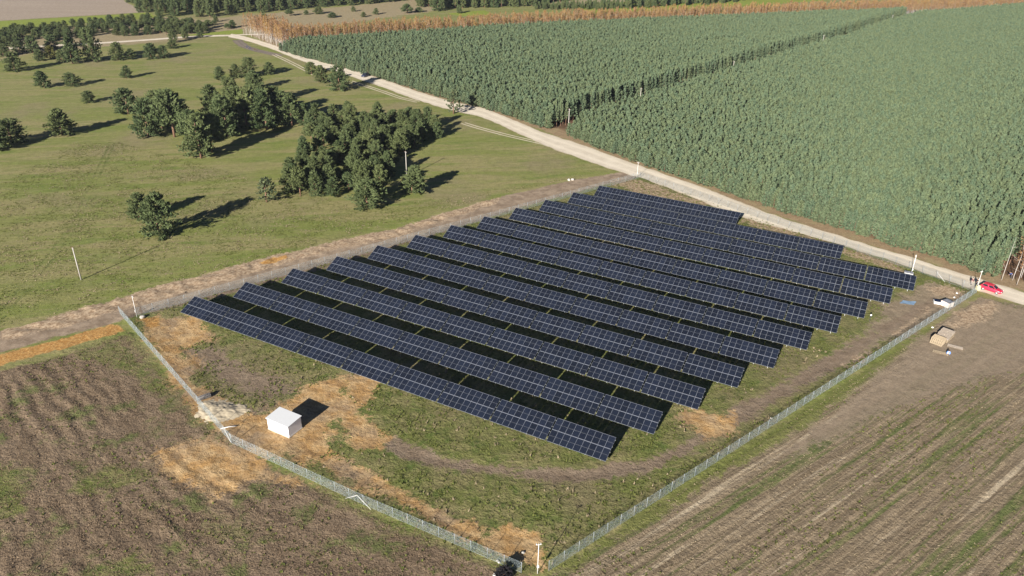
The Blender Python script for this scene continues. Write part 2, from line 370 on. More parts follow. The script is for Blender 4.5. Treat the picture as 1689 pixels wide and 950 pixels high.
def ground_material():
    t = NT('ground')
    P = t.n('ShaderNodeNewGeometry').outputs['Position']
    def att(nm):
        a = t.n('ShaderNodeAttribute', attribute_name=nm); s_ = t.n('ShaderNodeSeparateColor', {0: a.outputs['Color']})
        return [s_.outputs[0], s_.outputs[1], s_.outputs[2], a.outputs['Alpha']]
    site, fallow, stub, sand = att('zone_a'); orange, track, pale, verge = att('zone_b'); tan, plough, bright, wood = att('zone_c'); bare, fac_, fal_, mtr = att('zone_d')
    FC = t.n('ShaderNodeCombineXYZ', {0: fal_, 1: fac_}).outputs[0]
    n_big = t.noise(P, .035, 4); n_mid = t.noise(P, .16, 5, .6); n_m2 = t.noise(t.n('ShaderNodeVectorMath', {0: P, 1: (71, 13, 5)}, operation='ADD').outputs[0], .4, 5, .62)
    n_sm = t.noise(P, 1.3, 5, .65); n_fine = t.noise(P, 4.5, 4, .7)
    gr = t.math('ADD', t.math('MULTIPLY', n_sm, .6), t.math('MULTIPLY', n_fine, .4))
    def edge(m, k=.7): return t.step(t.math('ADD', m, t.math('MULTIPLY', t.math('SUBTRACT', gr, .5), k*2)), .35, .65)
    # meadow: mown green with tan, wind-combed streaks
    st = t.noise(t.stretch(P, R(8), .018, .11), 1.0, 5, .6, .6)
    st2 = t.noise(t.stretch(P, R(16), .05, .3), 1.0, 5, .6, .3)
    mead = t.mix(t.step(st, .36, .64), (.166, .190, .050), (.238, .214, .096))
    mead = t.mix(t.step(st2, .45, .72), mead, (.136, .174, .040))
    mead = t.mix(t.step(n_big, .52, .70), mead, (.215, .188, .098))
    mead = t.mix(t.step(n_mid, .62, .78), mead, (.16, .185, .052))
    mead = t.mix(t.math('MULTIPLY', t.step(gr, .42, .66), .55), mead, t.mix(.5, mead, (.10, .115, .036)))
    mead = t.mix(t.math('MULTIPLY', t.step(n_m2, .60, .74), .5), mead, (.27, .23, .12))
    st3 = t.noise(t.stretch(P, R(12), .12, .8), 1.0, 6, .68, .3)
    mead = t.mix(t.math('MULTIPLY', t.step(st3, .50, .68), .6), mead, (.25, .218, .112))
    mead = t.mix(t.math('MULTIPLY', t.math('SUBTRACT', 1.0, t.step(st3, .30, .46)), .5), mead, (.108, .136, .036))
    mead = t.mix(t.math('MULTIPLY', t.step(mtr, .3, .8), .6), mead, (.10, .125, .035))
    # grass inside the fence: coarser, weedy
    sg = t.mix(t.step(n_mid, .35, .65), (.125, .142, .040), (.190, .172, .078))
    sg = t.mix(t.step(n_m2, .48, .68), sg, (.090, .120, .030))
    sg = t.mix(t.math('MULTIPLY', t.step(n_sm, .5, .72), .7), sg, (.215, .185, .095))
    sg = t.mix(t.math('MULTIPLY', t.step(n_fine, .52, .7), .6), sg, (.068, .080, .026))
    sg = t.mix(t.math('MULTIPLY', t.step(n_big, .50, .62), .55), sg, (.195, .155, .095))
    col = t.mix(edge(site, .3), mead, sg)
    # tan grass, ploughland, bright green crops, forest floor
    tn = t.mix(n_mid, (.30, .235, .150), (.235, .205, .115)); col = t.mix(edge(tan, .4), col, tn)
    pl = t.mix(t.noise(t.stretch(P, R(4), .012, .12), 1, 4), (.255, .205, .160), (.345, .285, .225)); col = t.mix(edge(plough, .1), col, pl)
    br = t.mix(t.noise(t.stretch(P, R(6), .01, .1), 1, 4), (.155, .205, .035), (.225, .255, .045)); col = t.mix(edge(bright, .1), col, br)
    fl = t.mix(n_sm, (.21, .145, .085), (.29, .22, .135)); fl = t.mix(t.step(n_mid, .5, .7), fl, (.27, .225, .125)); fl = t.mix(t.n('ShaderNodeAttribute', attribute_name='litter').outputs['Fac'], fl, t.mix(n_sm, (.075, .045, .028), (.135, .080, .045))); col = t.mix(edge(wood, .5), col, fl)
    # fallow field: dead purple-brown weeds with green patches
    fs = t.noise(t.n('ShaderNodeMapping', {'Vector': FC, 'Scale': (.10, .75, 1)}).outputs[0], 1, 5, .62, .5)
    fa = t.mix(t.step(fs, .35, .68), (.128, .091, .060), (.216, .160, .107))
    fa = t.mix(t.math('MULTIPLY', t.step(n_fine, .40, .70), .65), fa, (.272, .207, .140))
    fa = t.mix(t.math('MULTIPLY', t.step(n_sm, .54, .72), .7), fa, (.098, .076, .052))
    fa = t.mix(t.math('MULTIPLY', t.step(t.math('ADD', n_mid, t.math('MULTIPLY', gr, .35)), .70, .82), .8), fa, (.098, .122, .036))
    col = t.mix(edge(fallow, .5), col, fa)
    # stubble: pale straw rows over brown soil and green regrowth
    sp1 = t.noise(t.stretch(P, SA, .010, .26), 1, 5, .7); sp2 = t.noise(t.stretch(P, SA, .05, 2.6), 1, 4, .7)
    sp3 = t.noise(t.stretch(P, SA, .22, 1.1), 1, 5, .65)
    sb = t.mix(t.step(sp2, .38, .66), (.160, .122, .080), (.275, .217, .145))
    sb = t.mix(t.math('MULTIPLY', t.step(sp1, .50, .58), .85), sb, t.mix(t.step(sp3, .42, .66), (.085, .118, .030), (.170, .155, .075)))
    sb = t.mix(t.math('MULTIPLY', t.step(sp1, .30, .40), .0), sb, sb)
    sb = t.mix(t.math('MULTIPLY', t.math('SUBTRACT', 1.0, t.step(sp1, .36, .44)), .85), sb, (.42, .35, .25))
    sb = t.mix(t.math('MULTIPLY', t.step(n_fine, .5, .72), .5), sb, (.10, .085, .05))
    sb = t.mix(t.math('MULTIPLY', t.step(n_sm, .62, .76), .5), sb, (.28, .225, .15))
    col = t.mix(edge(stub, .25), col, sb)
    # green verge, bare soil, wheel-worn dirt
    vg = t.mix(n_sm, (.105, .135, .032), (.165, .165, .050)); col = t.mix(t.math('MULTIPLY', edge(verge, .9), .85), col, vg)
    ba = t.mix(n_m2, (.195, .150, .104), (.275, .220, .160)); ba = t.mix(t.math('MULTIPLY', t.step(n_sm, .55, .7), .6), ba, (.15, .115, .078)); col = t.mix(t.math('MULTIPLY', edge(bare, .8), .9), col, ba)
    dt = t.mix(t.step(n_m2, .35, .65), (.205, .153, .108), (.300, .235, .172)); dt = t.mix(t.math('MULTIPLY', t.step(n_sm, .5, .7), .5), dt, (.16, .125, .09)); dt = t.mix(t.math('MULTIPLY', site, .55), dt, (.150, .112, .078)); col = t.mix(edge(track, .9), col, dt)
    pa = t.mix(t.step(n_sm, .36, .64), (.235, .160, .098), (.42, .325, .225)); col = t.mix(t.math('MULTIPLY', edge(pale, .8), .85), col, pa)
    sa = t.mix(t.step(n_m2, .38, .62), (.360, .215, .085), (.450, .315, .165)); sa = t.mix(t.step(n_mid, .45, .68), sa, (.265, .195, .125))
    sst = t.noise(t.n('ShaderNodeMapping', {'Vector': FC, 'Scale': (.22, 1.0, 1)}).outputs[0], 1, 6, .62, .8); sa = t.mix(t.math('MULTIPLY', t.step(sst, .48, .64), .6), sa, (.245, .155, .078)); sa = t.mix(t.math('MULTIPLY', t.math('SUBTRACT', 1.0, t.step(sst, .36, .46)), .45), sa, (.47, .33, .18))
    sa = t.mix(t.math('MULTIPLY', t.step(n_sm, .52, .68), .55), sa, (.205, .135, .068)); col = t.mix(edge(sand, .9), col, sa)
    og = t.mix(t.step(n_sm, .35, .65), (.33, .170, .050), (.42, .255, .095)); col = t.mix(edge(orange, .9), col, og)
    g1 = t.noise(P, 2.6, 3, .7); g2 = t.noise(P, .55, 4, .65)
    gm = t.math('ADD', t.math('MULTIPLY', t.math('SUBTRACT', g1, .5), 1.1), t.math('MULTIPLY', t.math('SUBTRACT', g2, .5), .75))
    col = t.mix(1.0, col, t.n('ShaderNodeCombineColor', {0: t.math('ADD', 1.0, gm), 1: t.math('ADD', 1.0, gm), 2: t.math('ADD', 1.0, gm)}).outputs[0], 'MULTIPLY')
    h = t.math('ADD', t.math('MULTIPLY', n_sm, .7), t.math('MULTIPLY', n_fine, .3))
    amp = t.math('ADD', .16, t.math('MULTIPLY', t.math('ADD', fallow, site, clamp=True), .40))
    amp = t.math('ADD', amp, t.math('MULTIPLY', stub, .22))
    amp = t.math('MULTIPLY', amp, t.math('SUBTRACT', 1.0, t.math('MULTIPLY', t.math('ADD', bare, t.math('MULTIPLY', t.math('MAXIMUM', track, sand), .8), clamp=True), .72)))
    nb = t.n('ShaderNodeBump', {'Height': t.math('MULTIPLY', h, amp), 'Distance': 1.0, 'Strength': 1.0}).outputs[0]
    t.bsdf(col, .95, nb, Specular_IOR_Level=.15)
    return t.m
nx_, ny_ = len(gx), len(gy)
idx = np.arange(nx_*ny_).reshape(ny_, nx_)
F = np.stack([idx[:-1, :-1], idx[:-1, 1:], idx[1:, 1:], idx[1:, :-1]], -1).reshape(-1, 4)
me = mesh_np('ground', np.stack([px, py, z], -1), F, ground_material(), smooth=True,
             attrs={'zone_a': ('FLOAT_COLOR', 'POINT', A), 'zone_b': ('FLOAT_COLOR', 'POINT', B), 'zone_c': ('FLOAT_COLOR', 'POINT', Cc), 'zone_d': ('FLOAT_COLOR', 'POINT', D), 'litter': ('FLOAT', 'POINT', m_litter)})
tag(link('ground', me), kind='structure')
def ground_z(x, y):
    i = np.clip(np.searchsorted(gx, x) - 1, 0, nx_-2); j = np.clip(np.searchsorted(gy, y) - 1, 0, ny_-2)
    Z = z.reshape(ny_, nx_)
    fx = (x - gx[i])/(gx[i+1]-gx[i]); fy = (y - gy[j])/(gy[j+1]-gy[j])
    return (Z[j, i]*(1-fx) + Z[j, i+1]*fx)*(1-fy) + (Z[j+1, i]*(1-fx) + Z[j+1, i+1]*fx)*fy
def gz(x, y): return float(ground_z(np.array([x]), np.array([y]))[0])

# ------------------------------------------------------------------ roads
def road_material(name, c1, c2, edgec):
    t = NT(name)
    P = t.n('ShaderNodeNewGeometry').outputs['Position']
    a = t.n('ShaderNodeAttribute', attribute_name='across').outputs['Fac']
    n1 = t.noise(P, .25, 5, .6); n2 = t.noise(P, 2.2, 5, .65)
    c = t.mix(t.step(n1, .3, .7), c1, c2)
    rut = t.math('ABSOLUTE', t.math('SUBTRACT', t.math('ABSOLUTE', t.math('SUBTRACT', a, .5)), .21))
    rut = t.math('SUBTRACT', 1.0, t.step(rut, .03, .13))
    c = t.mix(t.math('MULTIPLY', rut, .5), c, tuple(x*1.12 for x in c2))
    c = t.mix(t.math('MULTIPLY', t.step(n2, .5, .75), .35), c, edgec)
    ed = t.math('ABSOLUTE', t.math('SUBTRACT', a, .5))
    c = t.mix(t.math('MULTIPLY', t.step(t.math('ADD', ed, t.math('MULTIPLY', n2, .18)), .50, .60), .8), c, edgec)
    t.bsdf(c, .95, t.bump(n2, .05), Specular_IOR_Level=.1)
    return t.m
def ribbon(name, L, Rr, mat, z0=.02, n=300, k=10, jag=.5):
    a, ta = resample(L, n); b, _ = resample(Rr, n)
    s_ = np.linspace(0, 1, k+1)[None, :, None]
    Pm = a[:, None]*(1-s_) + b[:, None]*s_
    d = (b - a)/np.maximum(np.hypot(*(b-a).T)[:, None], .1)
    w = (fbm(ta*.35, ta*0+3.3, 71, 4)-.5)*2*jag, (fbm(ta*.35, ta*0+9.7, 73, 4)-.5)*2*jag
    Pm[:, 0] += d*w[0][:, None]; Pm[:, -1] += d*w[1][:, None]
    V = np.concatenate([Pm.reshape(-1, 2), np.full((n*(k+1), 1), z0)], 1)
    V[:, 2] = np.maximum(V[:, 2], ground_z(V[:, 0], V[:, 1]) + z0*.8)
    ii = np.arange(n*(k+1)).reshape(n, k+1)
    F = np.stack([ii[:-1, :-1], ii[:-1, 1:], ii[1:, 1:], ii[1:, :-1]], -1).reshape(-1, 4)
    ac = np.tile(np.linspace(0, 1, k+1), n)
    return tag(link(name, mesh_np(name, V, F[:, ::-1], mat, attrs={'across': ('FLOAT', 'POINT', ac)})), kind='structure')
def lane(name, line, width, mat, z0=.02, n=200, k=4, jag=.2):
    c, _ = resample(smooth(line), n)
    d = np.gradient(c, axis=0); d /= np.hypot(*d.T)[:, None]; nrm = np.stack([-d[:, 1], d[:, 0]], -1)
    return ribbon(name, c + nrm*width/2, c - nrm*width/2, mat, z0, n, k, jag)
M_ROAD = road_material('pale_dirt', (.52, .46, .37), (.62, .56, .46), (.36, .30, .215))
M_RUT = road_material('worn_ruts', (.42, .37, .27), (.52, .46, .36), (.22, .19, .11))
ribbon('dirt_road', road_t, road_b, M_ROAD, .03, 420, 12, .9)
lane('dirt_road', LANE, 4.6, M_ROAD, .024, 260, 6, .4)
lane('dirt_road', G((384, 58), (405, 57), (430, 56.5), (455, 56.5)), 3.2, M_ROAD, .034, 40, 4, .3)
M_MUD = road_material('dark_mud', (.135, .115, .10), (.20, .17, .14), (.17, .15, .09))
lane('mud_track', G((391, 66), (400, 75), (415, 81), (440, 87), (462, 92)), 5.0, M_MUD, .018, 60, 4, .5)
for off in (-.85, .85):
    for seg in ([(452, 90), (480, 103), (505, 116), (520, 124)], [(578, 134), (596, 140), (612, 144.5), (640, 154), (662, 162), (690, 168)],
                [(764, 203), (790, 211), (820, 219), (850, 226.5), (880, 233), (915, 241)]):
        c = smooth(pts(seg)); d = np.gradient(c, axis=0); d /= np.hypot(*d.T)[:, None]
        lane('wheel_rut', c + np.stack([-d[:, 1], d[:, 0]], -1)*off, .75, M_RUT, .02, 60, 2, .12)
M_PUD = NT('puddle'); M_PUD.bsdf((.10, .095, .085), .06, Specular_IOR_Level=.6); M_PUD = M_PUD.m
pu = G((403, 77), (408, 75.5), (414, 78), (422, 80.5), (428, 82), (420, 82.6), (410, 80.5))
tag(link('puddle', mesh_np('puddle', np.c_[pu, np.full(len(pu), .05)], np.array([list(range(7))]), M_PUD)), kind='structure')

# ------------------------------------------------------------------ loose vegetation and clods as stuff
def tufts(name, xy, size, height, mat, blades=5, label=None, cat='weeds', flare=.55):
    n = len(xy); r = np.random.default_rng(len(name)*31 + n)
    base = np.c_[xy, ground_z(xy[:, 0], xy[:, 1]) - .02]
    s = size*(.6 + .8*r.random(n)); h = height*(.5 + r.random(n))
    V = []; tone = []
    for b in range(blades):
        a = r.random(n)*2*math.pi; w = s*(.16 + .16*r.random(n))
        ox = np.cos(a)*s*.35*r.random(n); oy = np.sin(a)*s*.35*r.random(n)
        tx, ty = np.cos(a)*s*flare, np.sin(a)*s*flare
        p0 = base + np.c_[ox - np.sin(a)*w, oy + np.cos(a)*w, 0*ox]; p1 = base + np.c_[ox + np.sin(a)*w, oy - np.cos(a)*w, 0*ox]
        p2 = base + np.c_[ox + tx, oy + ty, h*(.7 + .5*r.random(n))]
        V.append(np.stack([p0, p1, p2], 1)); tone.append(np.repeat(np.clip(r.normal(.5, .28, n), 0, 1), 1))
    V = np.concatenate(V).reshape(-1, 3); tn = np.repeat(np.concatenate(tone), 3)
    F = np.arange(len(V)).reshape(-1, 3)
    o = link(name, mesh_np(name, V, F, mat, attrs={'tone': ('FLOAT', 'POINT', tn)}))
    return tag(o, label, cat, kind='stuff')
def scatter(poly, n, keep=None):
    lo, hi = poly.min(0), poly.max(0); lo = np.maximum(lo, (-140, 58)); hi = np.minimum(hi, (160, 330))
    p = rng.random((n, 2))*(hi - lo) + lo
    p = p[inside(p[:, 0], p[:, 1], poly)]
    u, v, d = pix(p[:, 0], p[:, 1]); p = p[(u > -60) & (u < 1750) & (v < 1010)]
    if keep is not None: p = p[keep(p)]
    return p
def off_soil(p):
    ok = np.ones(len(p), bool)
    for q in SAND + ORANGE: ok &= ~inside(p[:, 0], p[:, 1], q)
    ok &= seg_dist(p[:, 0], p[:, 1], TRACK[0]) > 2.3
    for q in BARE: ok &= ~inside(p[:, 0], p[:, 1], q)
    return ok
def clump(p, sc, lo, hi, seed): 
    k = fbm(p[:, 0]*sc, p[:, 1]*sc, seed, 3); return rng.random(len(p)) < np.clip((k-lo)/(hi-lo), 0, 1)
M_DRY = leaf_mat('dead_weeds', (.128, .091, .060), (.275, .208, .140), (.21, .155, .105), .2)
M_GRASS = leaf_mat('grass_blades', (.085, .112, .026), (.185, .19, .062), (.13, .15, .045), .3)
M_STRAW = leaf_mat('straw', (.17, .135, .085), (.38, .31, .21), (.26, .21, .14), .2)
p = scatter(FALLOW, 70000, lambda p: off_soil(p) & clump(p, .35, .25, .7, 81))
tufts('dry_weeds', p, .20, .11, M_DRY, 5, 'dead brown weeds standing on the fallow field outside the fence')
p = scatter(np.r_[FALLOW, FALLOW[:1]], 7000, lambda p: off_soil(p) & clump(p, .16, .50, .64, 83))
tufts('green_weeds', p, .32, .20, M_GRASS, 5, 'green weed patches growing among the dead weeds of the fallow field')
p = scatter(SITE, 60000, lambda p: off_soil(p) & clump(p, .3, .3, .7, 85))
tufts('grass', p, .38, .22, M_GRASS, 5, 'coarse green grass growing inside the fence round the solar panels', 'grass')
MEADOW_NEAR = G((-250, 240), (200, 235), (600, 345), (900, 300), (985, 285), (820, 322), (560, 395), (340, 450), (100, 518), (-250, 600))
p = scatter(MEADOW_NEAR, 70000, lambda p: clump(p, .25, .3, .7, 86))
tufts('meadow_grass', p, .36, .13, M_GRASS, 4, 'tufts of green grass scattered over the open meadow', 'grass')
p = scatter(MEADOW_NEAR, 26000, lambda p: clump(p, .22, .42, .66, 88))
tufts('meadow_straw', p, .34, .16, M_STRAW, 4, 'dry straw coloured grass tufts scattered over the open meadow', 'grass')
p = scatter(SITE, 9000, lambda p: off_soil(p) & clump(p, .2, .45, .65, 87) & (p[:, 1] < 120))
tufts('dry_stalks', p, .36, .34, M_STRAW, 4, 'dry straw coloured stalks standing among the grass inside the fence')
def rows(p):
    a = -p[:, 0]*math.sin(SA) + p[:, 1]*math.cos(SA)
    return (np.abs((a/.9) % 1 - .5) < .22) & off_soil(p) & clump(p, .25, .2, .6, 89)
p = scatter(STUBBLE, 70000, rows)
tufts('stubble', p, .22, .11, M_STRAW, 4, 'pale straw stubble in rows on the field right of the fence', 'stubble')
p = scatter(STUBBLE, 14000, lambda p: off_soil(p) & clump(np.c_[p[:, 0]*math.cos(SA)+p[:, 1]*math.sin(SA), (p[:, 1]*math.cos(SA)-p[:, 0]*math.sin(SA))*6], .045, .52, .62, 91))
tufts('regrowth', p, .34, .17, M_GRASS, 5, 'green regrowth in stripes between the stubble rows')

# ------------------------------------------------------------------ trees
def tuft_mesh(P, D, L, W, r, sides=3):
    """open pyramids at P pointing along D"""
    n = len(P)
    D = D/np.linalg.norm(D, axis=1)[:, None]
    a = np.cross(D, r.normal(size=(n, 3))); a /= np.linalg.norm(a, axis=1)[:, None]; b = np.cross(D, a)
    V = [P + D*L[:, None]]
    for k in range(sides):
        t = 2*math.pi*k/sides
        V.append(P + (a*math.cos(t) + b*math.sin(t))*W[:, None])
    V = np.stack(V, 1).reshape(-1, 3)
    o = np.arange(n)*(sides+1)
    F = np.concatenate([np.stack([o, o+1+k, o+1+(k+1) % sides], -1) for k in range(sides)])
    return V, F
def pine_crown(seed, H, rad, low, nb, per, tl, spire=.75, droop=.1):
    r = np.random.default_rng(seed)
    P = []; D = []; T = []
    lean = r.normal(0, .04, 2)*H
    side = r.random()*2*math.pi; skew = .28*r.random()
    for i in range(nb):
        t = ((i + r.random())/nb)**.85                      # 0 low .. 1 top
        az = i*2.399963 + r.normal(0, .35)
        prof = rad*((1-t)**spire)*(min(1, .55 + t*2.2))*(1 + skew*math.cos(az - side))
        ln = prof*r.uniform(.68, 1.15) + .12*rad*.4
        zb = H*(low + (1-low)*t*.96)
        up = (.10 + .95*t)*.62 - droop*(1-t)
        d = np.array((math.cos(az), math.sin(az), up))
        m = max(3, int(per*(.35 + .9*ln/rad)))
        s_ = r.uniform(.22, 1.0, m)**.75
        tone0 = r.normal(.5, .16)
        for s in s_:
            p = np.array((lean[0]*t, lean[1]*t, zb)) + d*ln*s + r.normal(0, .085*ln + .05, 3)*np.array((1, 1, .7))
            P.append(p); D.append(d*.7 + np.array((0, 0, .55)) + r.normal(0, .42, 3)); T.append(np.clip(tone0 + r.normal(0, .18), 0, 1))
    for k in range(4): P.append(np.array((lean[0], lean[1], H*(.93+.015*k)))); D.append(np.array((0, 0, 1)) + r.normal(0, .3, 3)); T.append(.6)
    P, D, T = np.array(P), np.array(D), np.array(T)
    P[:, 2] = np.maximum(P[:, 2], .12)
    L = tl*r.uniform(.65, 1.35, len(P)); W = L*r.uniform(.30, .48, len(P))
    V, F = tuft_mesh(P, D, L, W, r)
    return V, F, np.repeat(T, 4)
def leaf_crown(seed, H, rad, low, n, sz):
    """thin upright birch crown of separate leaf sprays"""
    r = np.random.default_rng(seed)
    nb = 26; P = []; T = []
    for i in range(nb):
        t = (i + r.random())/nb; az = i*2.4 + r.normal(0, .4)
        prof = rad*(math.sin(math.pi*min(1, .18 + t*.86))**.7)*r.uniform(.6, 1.15)
        m = n//nb
        s = r.uniform(.1, 1, m)[:, None]
        p = np.array((0, 0, H*(low + (1-low)*t*.95))) + s*np.array((math.cos(az)*prof, math.sin(az)*prof, prof*1.1)) + r.normal(0, .16, (m, 3))
        P.append(p); T.append(np.clip(r.normal(.5, .2) + r.normal(0, .15, m), 0, 1))
    P = np.concatenate(P); T = np.concatenate(T); n = len(P)
    a = r.normal(size=(n, 3)); a /= np.linalg.norm(a, axis=1)[:, None]; b = np.cross(a, r.normal(size=(n, 3))); b /= np.linalg.norm(b, axis=1)[:, None]
    s = sz*r.uniform(.6, 1.4, n)[:, None]
    V = np.stack([P + a*s, P + b*s*.6, P - a*s*.8, P - b*s*.6], 1).reshape(-1, 3)
    return V, np.arange(4*n).reshape(-1, 4), np.repeat(T, 4)
def crown_me(name, data, mat): return mesh_np(name, data[0], data[1], mat, attrs={'tone': ('FLOAT', 'POINT', data[2])})
def trunk_me(name, H, r0, mat, limbs=0, seed=0, bend=.1, top=.9):
    r = random.Random(seed); m = MB()
    path = [(r.uniform(-bend, bend)*t, r.uniform(-bend, bend)*t, H*top*t - (.15 if t == 0 else 0)) for t in (0, .25, .5, .75, 1)]
    m.tube(path, [r0, r0*.85, r0*.66, r0*.42, r0*.15], 7)
    for k in range(limbs):
        t = r.uniform(.25, .8); a = r.uniform(0, 6.28); L = H*.26*(1.1-t)
        p = Vector((0, 0, H*top*t)); q = p + Vector((math.cos(a)*L, math.sin(a)*L, L*.45))
        m.tube([p, (p+q)/2 + Vector((0, 0, -.05)), q], [r0*.35, r0*.22, r0*.08], 5)
    return m.mesh(name, mat)

M_PINE = leaf_mat('pine_needles', (.044, .072, .032), (.138, .174, .080), (.158, .182, .074), .3)
M_PLANT = leaf_mat('young_pine_needles', (.066, .108, .066), (.146, .194, .120), (.160, .192, .098), .25)
M_BARK = simple('pine_bark', (.17, .095, .06), .9, .35, 5)
M_BIRCHBARK = simple('birch_bark', (.40, .37, .34), .8, .25, 3)
M_BIRCH = leaf_mat('birch_leaves', (.26, .145, .085), (.40, .24, .135), (.47, .32, .105), .4)
M_YELLOW = leaf_mat('yellowing_leaves', (.085, .09, .025), (.17, .16, .05), (.15, .15, .05), .3)

PINES = []
for k in range(7):
    H = 6.0; rad = (2.5, 2.1, 2.8, 2.3, 1.9, 2.6, 2.2)[k]
    PINES.append((trunk_me('trunk', H, .15, M_BARK, 5, k), crown_me('crown', pine_crown(100+k, H, rad, (.0, .03, .0, .06, .24, .0, .32)[k], 64, 44, .31, (.52, .66, .45, .6, .7, .48, .55)[k]), M_PINE), H, rad))
YELLOWISH = crown_me('crown', pine_crown(177, 6, 2.3, .05, 60, 15, .46, .6), M_YELLOW)
SPARSE = crown_me('crown', pine_crown(178, 6, 2.3, .10, 34, 9, .52, .6), leaf_mat('thin_needles', (.045, .062, .034), (.125, .148, .078), (.14, .155, .08), .2))
n_pine = 0
def pine(x, y, h, w, label, group=None, v=None, crown=None):
    global n_pine
    v = n_pine % len(PINES) if v is None else v; n_pine += 1
    tr, cr, H, rad = PINES[v]
    o = empty('pine_tree', (x, y, gz(x, y)), rnd.uniform(0, 6.28)); s = h/H; sw = w/(2*rad)
    o.scale = (sw, sw*rnd.uniform(.92, 1.08), s)
    link('trunk', tr, o); link('crown', crown or cr, o)
    return tag(o, label, 'pine tree', group)
def pine_px(u, v, wpx, hpx, label, group=None, var=None, crown=None):
    x, y = at(u, v)
    d = pix(x, y)[2]
    return pine(x, y, max(1.2, hpx*d/FPX*1.14), max(1.2, wpx*d/FPX*1.16), label, group, var, crown)

MEADOW = [
 (25, 117, 32, 27, 'round bushy pine at the near left end of the far row of meadow trees'),
 (74, 144, 24, 24, 'small upright pine on the open meadow, left one of a pair side by side'),
 (120, 142, 25, 19, 'low wide pine on the open meadow, right one of a pair side by side'),
 (209, 129, 19, 18, 'small round pine alone on the upper middle of the open meadow'),
 (147, 169, 21, 17, 'smallest round pine alone in the middle of the left meadow'),
 (212, 188, 40, 37, 'dense dark round pine just left of the large clump'),
 (103, 222, 43, 39, 'large dark conical pine with a long shadow at the left of the meadow'),
 (20, 237, 50, 36, 'wide bushy pine near the left picture edge beside the large conical pine'),
 (-6, 248, 40, 28, 'pine cut by the left picture edge behind the wide bushy pine'),
 (250, 97, 22, 22, 'left pine of a close pair at the right end of the far meadow row'),
 (271, 96, 18, 18, 'right pine of a close pair at the right end of the far meadow row'),
 (284, 80, 18, 12, 'low flat pine shrub beyond the close pair at the row end'),
 (286, 70, 15, 18, 'small pine shrub beside the pale lane beyond the meadow row'),
 (305, 64, 12, 15, 'small pine standing right on the edge of the pale lane'),
 (331, 62, 9, 8, 'tiny pine shrub on the lane edge nearest the road junction'),
 (195, 99, 24, 25, 'full round pine in the far meadow row, right of the tall columnar pine'),
 (215, 98, 18, 15, 'low pine touching the right side of a full round pine in the far row'),
 (155, 101, 30, 46, 'tallest columnar pine of the far meadow row'),
 (120, 105, 27, 40, 'second tallest columnar pine of the far meadow row'),
 (102, 103, 15, 18, 'small pine leaning against the left of a columnar pine'),
 (67, 100, 18, 16, 'small round dark pine in front of the far meadow row'),
 (6, 93, 22, 18, 'dark pine at the left picture edge of the far meadow row'),
 (33, 87, 22, 21, 'rounded dark pine second from the left in the far meadow row'),
 (55, 87, 24, 24, 'broad dark pine third from the left in the far meadow row'),
 (86, 81, 22, 20, 'dark pine behind the yellowish shrub in the far meadow row'),
 (364, 133, 18, 20, 'narrow pine at the left of the small group on the upper meadow'),
 (391, 128, 18, 20, 'narrow pine in the middle left of the small group on the upper meadow'),
 (410, 127, 27, 27, 'tallest pine of the small group on the upper meadow'),
 (443, 123, 21, 18, 'low pine at the right of the small group on the upper meadow'),
 (417, 148, 27, 27, 'pine in front of the small group on the upper meadow'),
 (514, 122, 21, 17, 'low pine beside the rutted track, leftmost of three near the road'),
 (532, 136, 23, 25, 'middle pine of three beside the rutted track near the road'),
 (560, 149, 34, 34, 'largest of three pines near the road, with a long shadow over the track'),
 (231, 363, 42, 42, 'left and smaller pine of the touching pair on the near meadow'),
 (263, 389, 56, 64, 'large bushy pine, right one of the touching pair on the near meadow'),
 (606, 341, 54, 42, 'low round bushy pine at the near corner of the large clump'),
 (680, 318, 42, 42, 'round pine at the near right corner of the large clump beside the pole'),
]
for k, (u, v, w, h, lab) in enumerate(MEADOW): pine_px(u, v, w, h, lab, None, (0, 1, 2, 3, 5)[k % 5])
pine_px(84, 97, 19, 18, 'yellowish green rounded shrub in front of the far meadow row', crown=YELLOWISH, var=0)
pine_px(440, 333, 38, 36, 'thin grey green pine at the near left tip of the large clump', crown=SPARSE, var=0)
pine_px(748, 188, 32, 35, 'sparse pale pine standing right beside the dirt road', crown=SPARSE, var=2)
CL1 = 'bushy dark green pine in the left clump of the meadow'
for u, v, w, h in [(245, 225, 46, 54), (288, 226, 50, 66), (268, 212, 46, 55), (357, 192, 37, 46), (384, 180, 33, 43), (332, 261, 52, 66), (350, 252, 46, 60), (376, 225, 44, 58), (318, 240, 40, 50), (300, 214, 40, 44),
                   (407, 212, 46, 58), (421, 176, 37, 46), (440, 213, 44, 58), (482, 207, 37, 46), (463, 206, 40, 48), (395, 200, 40, 48), (425, 200, 42, 52), (362, 215, 40, 50), (452, 190, 36, 40)]:
    pine_px(u, v, w, h, CL1, 'pines of the left clump on the meadow')
CLUMP = G((498, 205), (560, 200), (640, 205), (700, 212), (744, 222), (692, 236), (668, 256), (675, 300), (655, 322), (600, 318), (535, 332), (485, 326), (468, 312), (500, 268), (520, 244), (505, 222))
def poisson(poly, dmin, tries, seed, r_=None):
    r = np.random.default_rng(seed); lo, hi = poly.min(0), poly.max(0); out = []
    P = r.random((tries, 2))*(hi-lo) + lo
    P = P[inside(P[:, 0], P[:, 1], poly)]
    for p in P:
        if all((p[0]-q[0])**2 + (p[1]-q[1])**2 > dmin*dmin for q in out): out.append(p)
    return np.array(out)
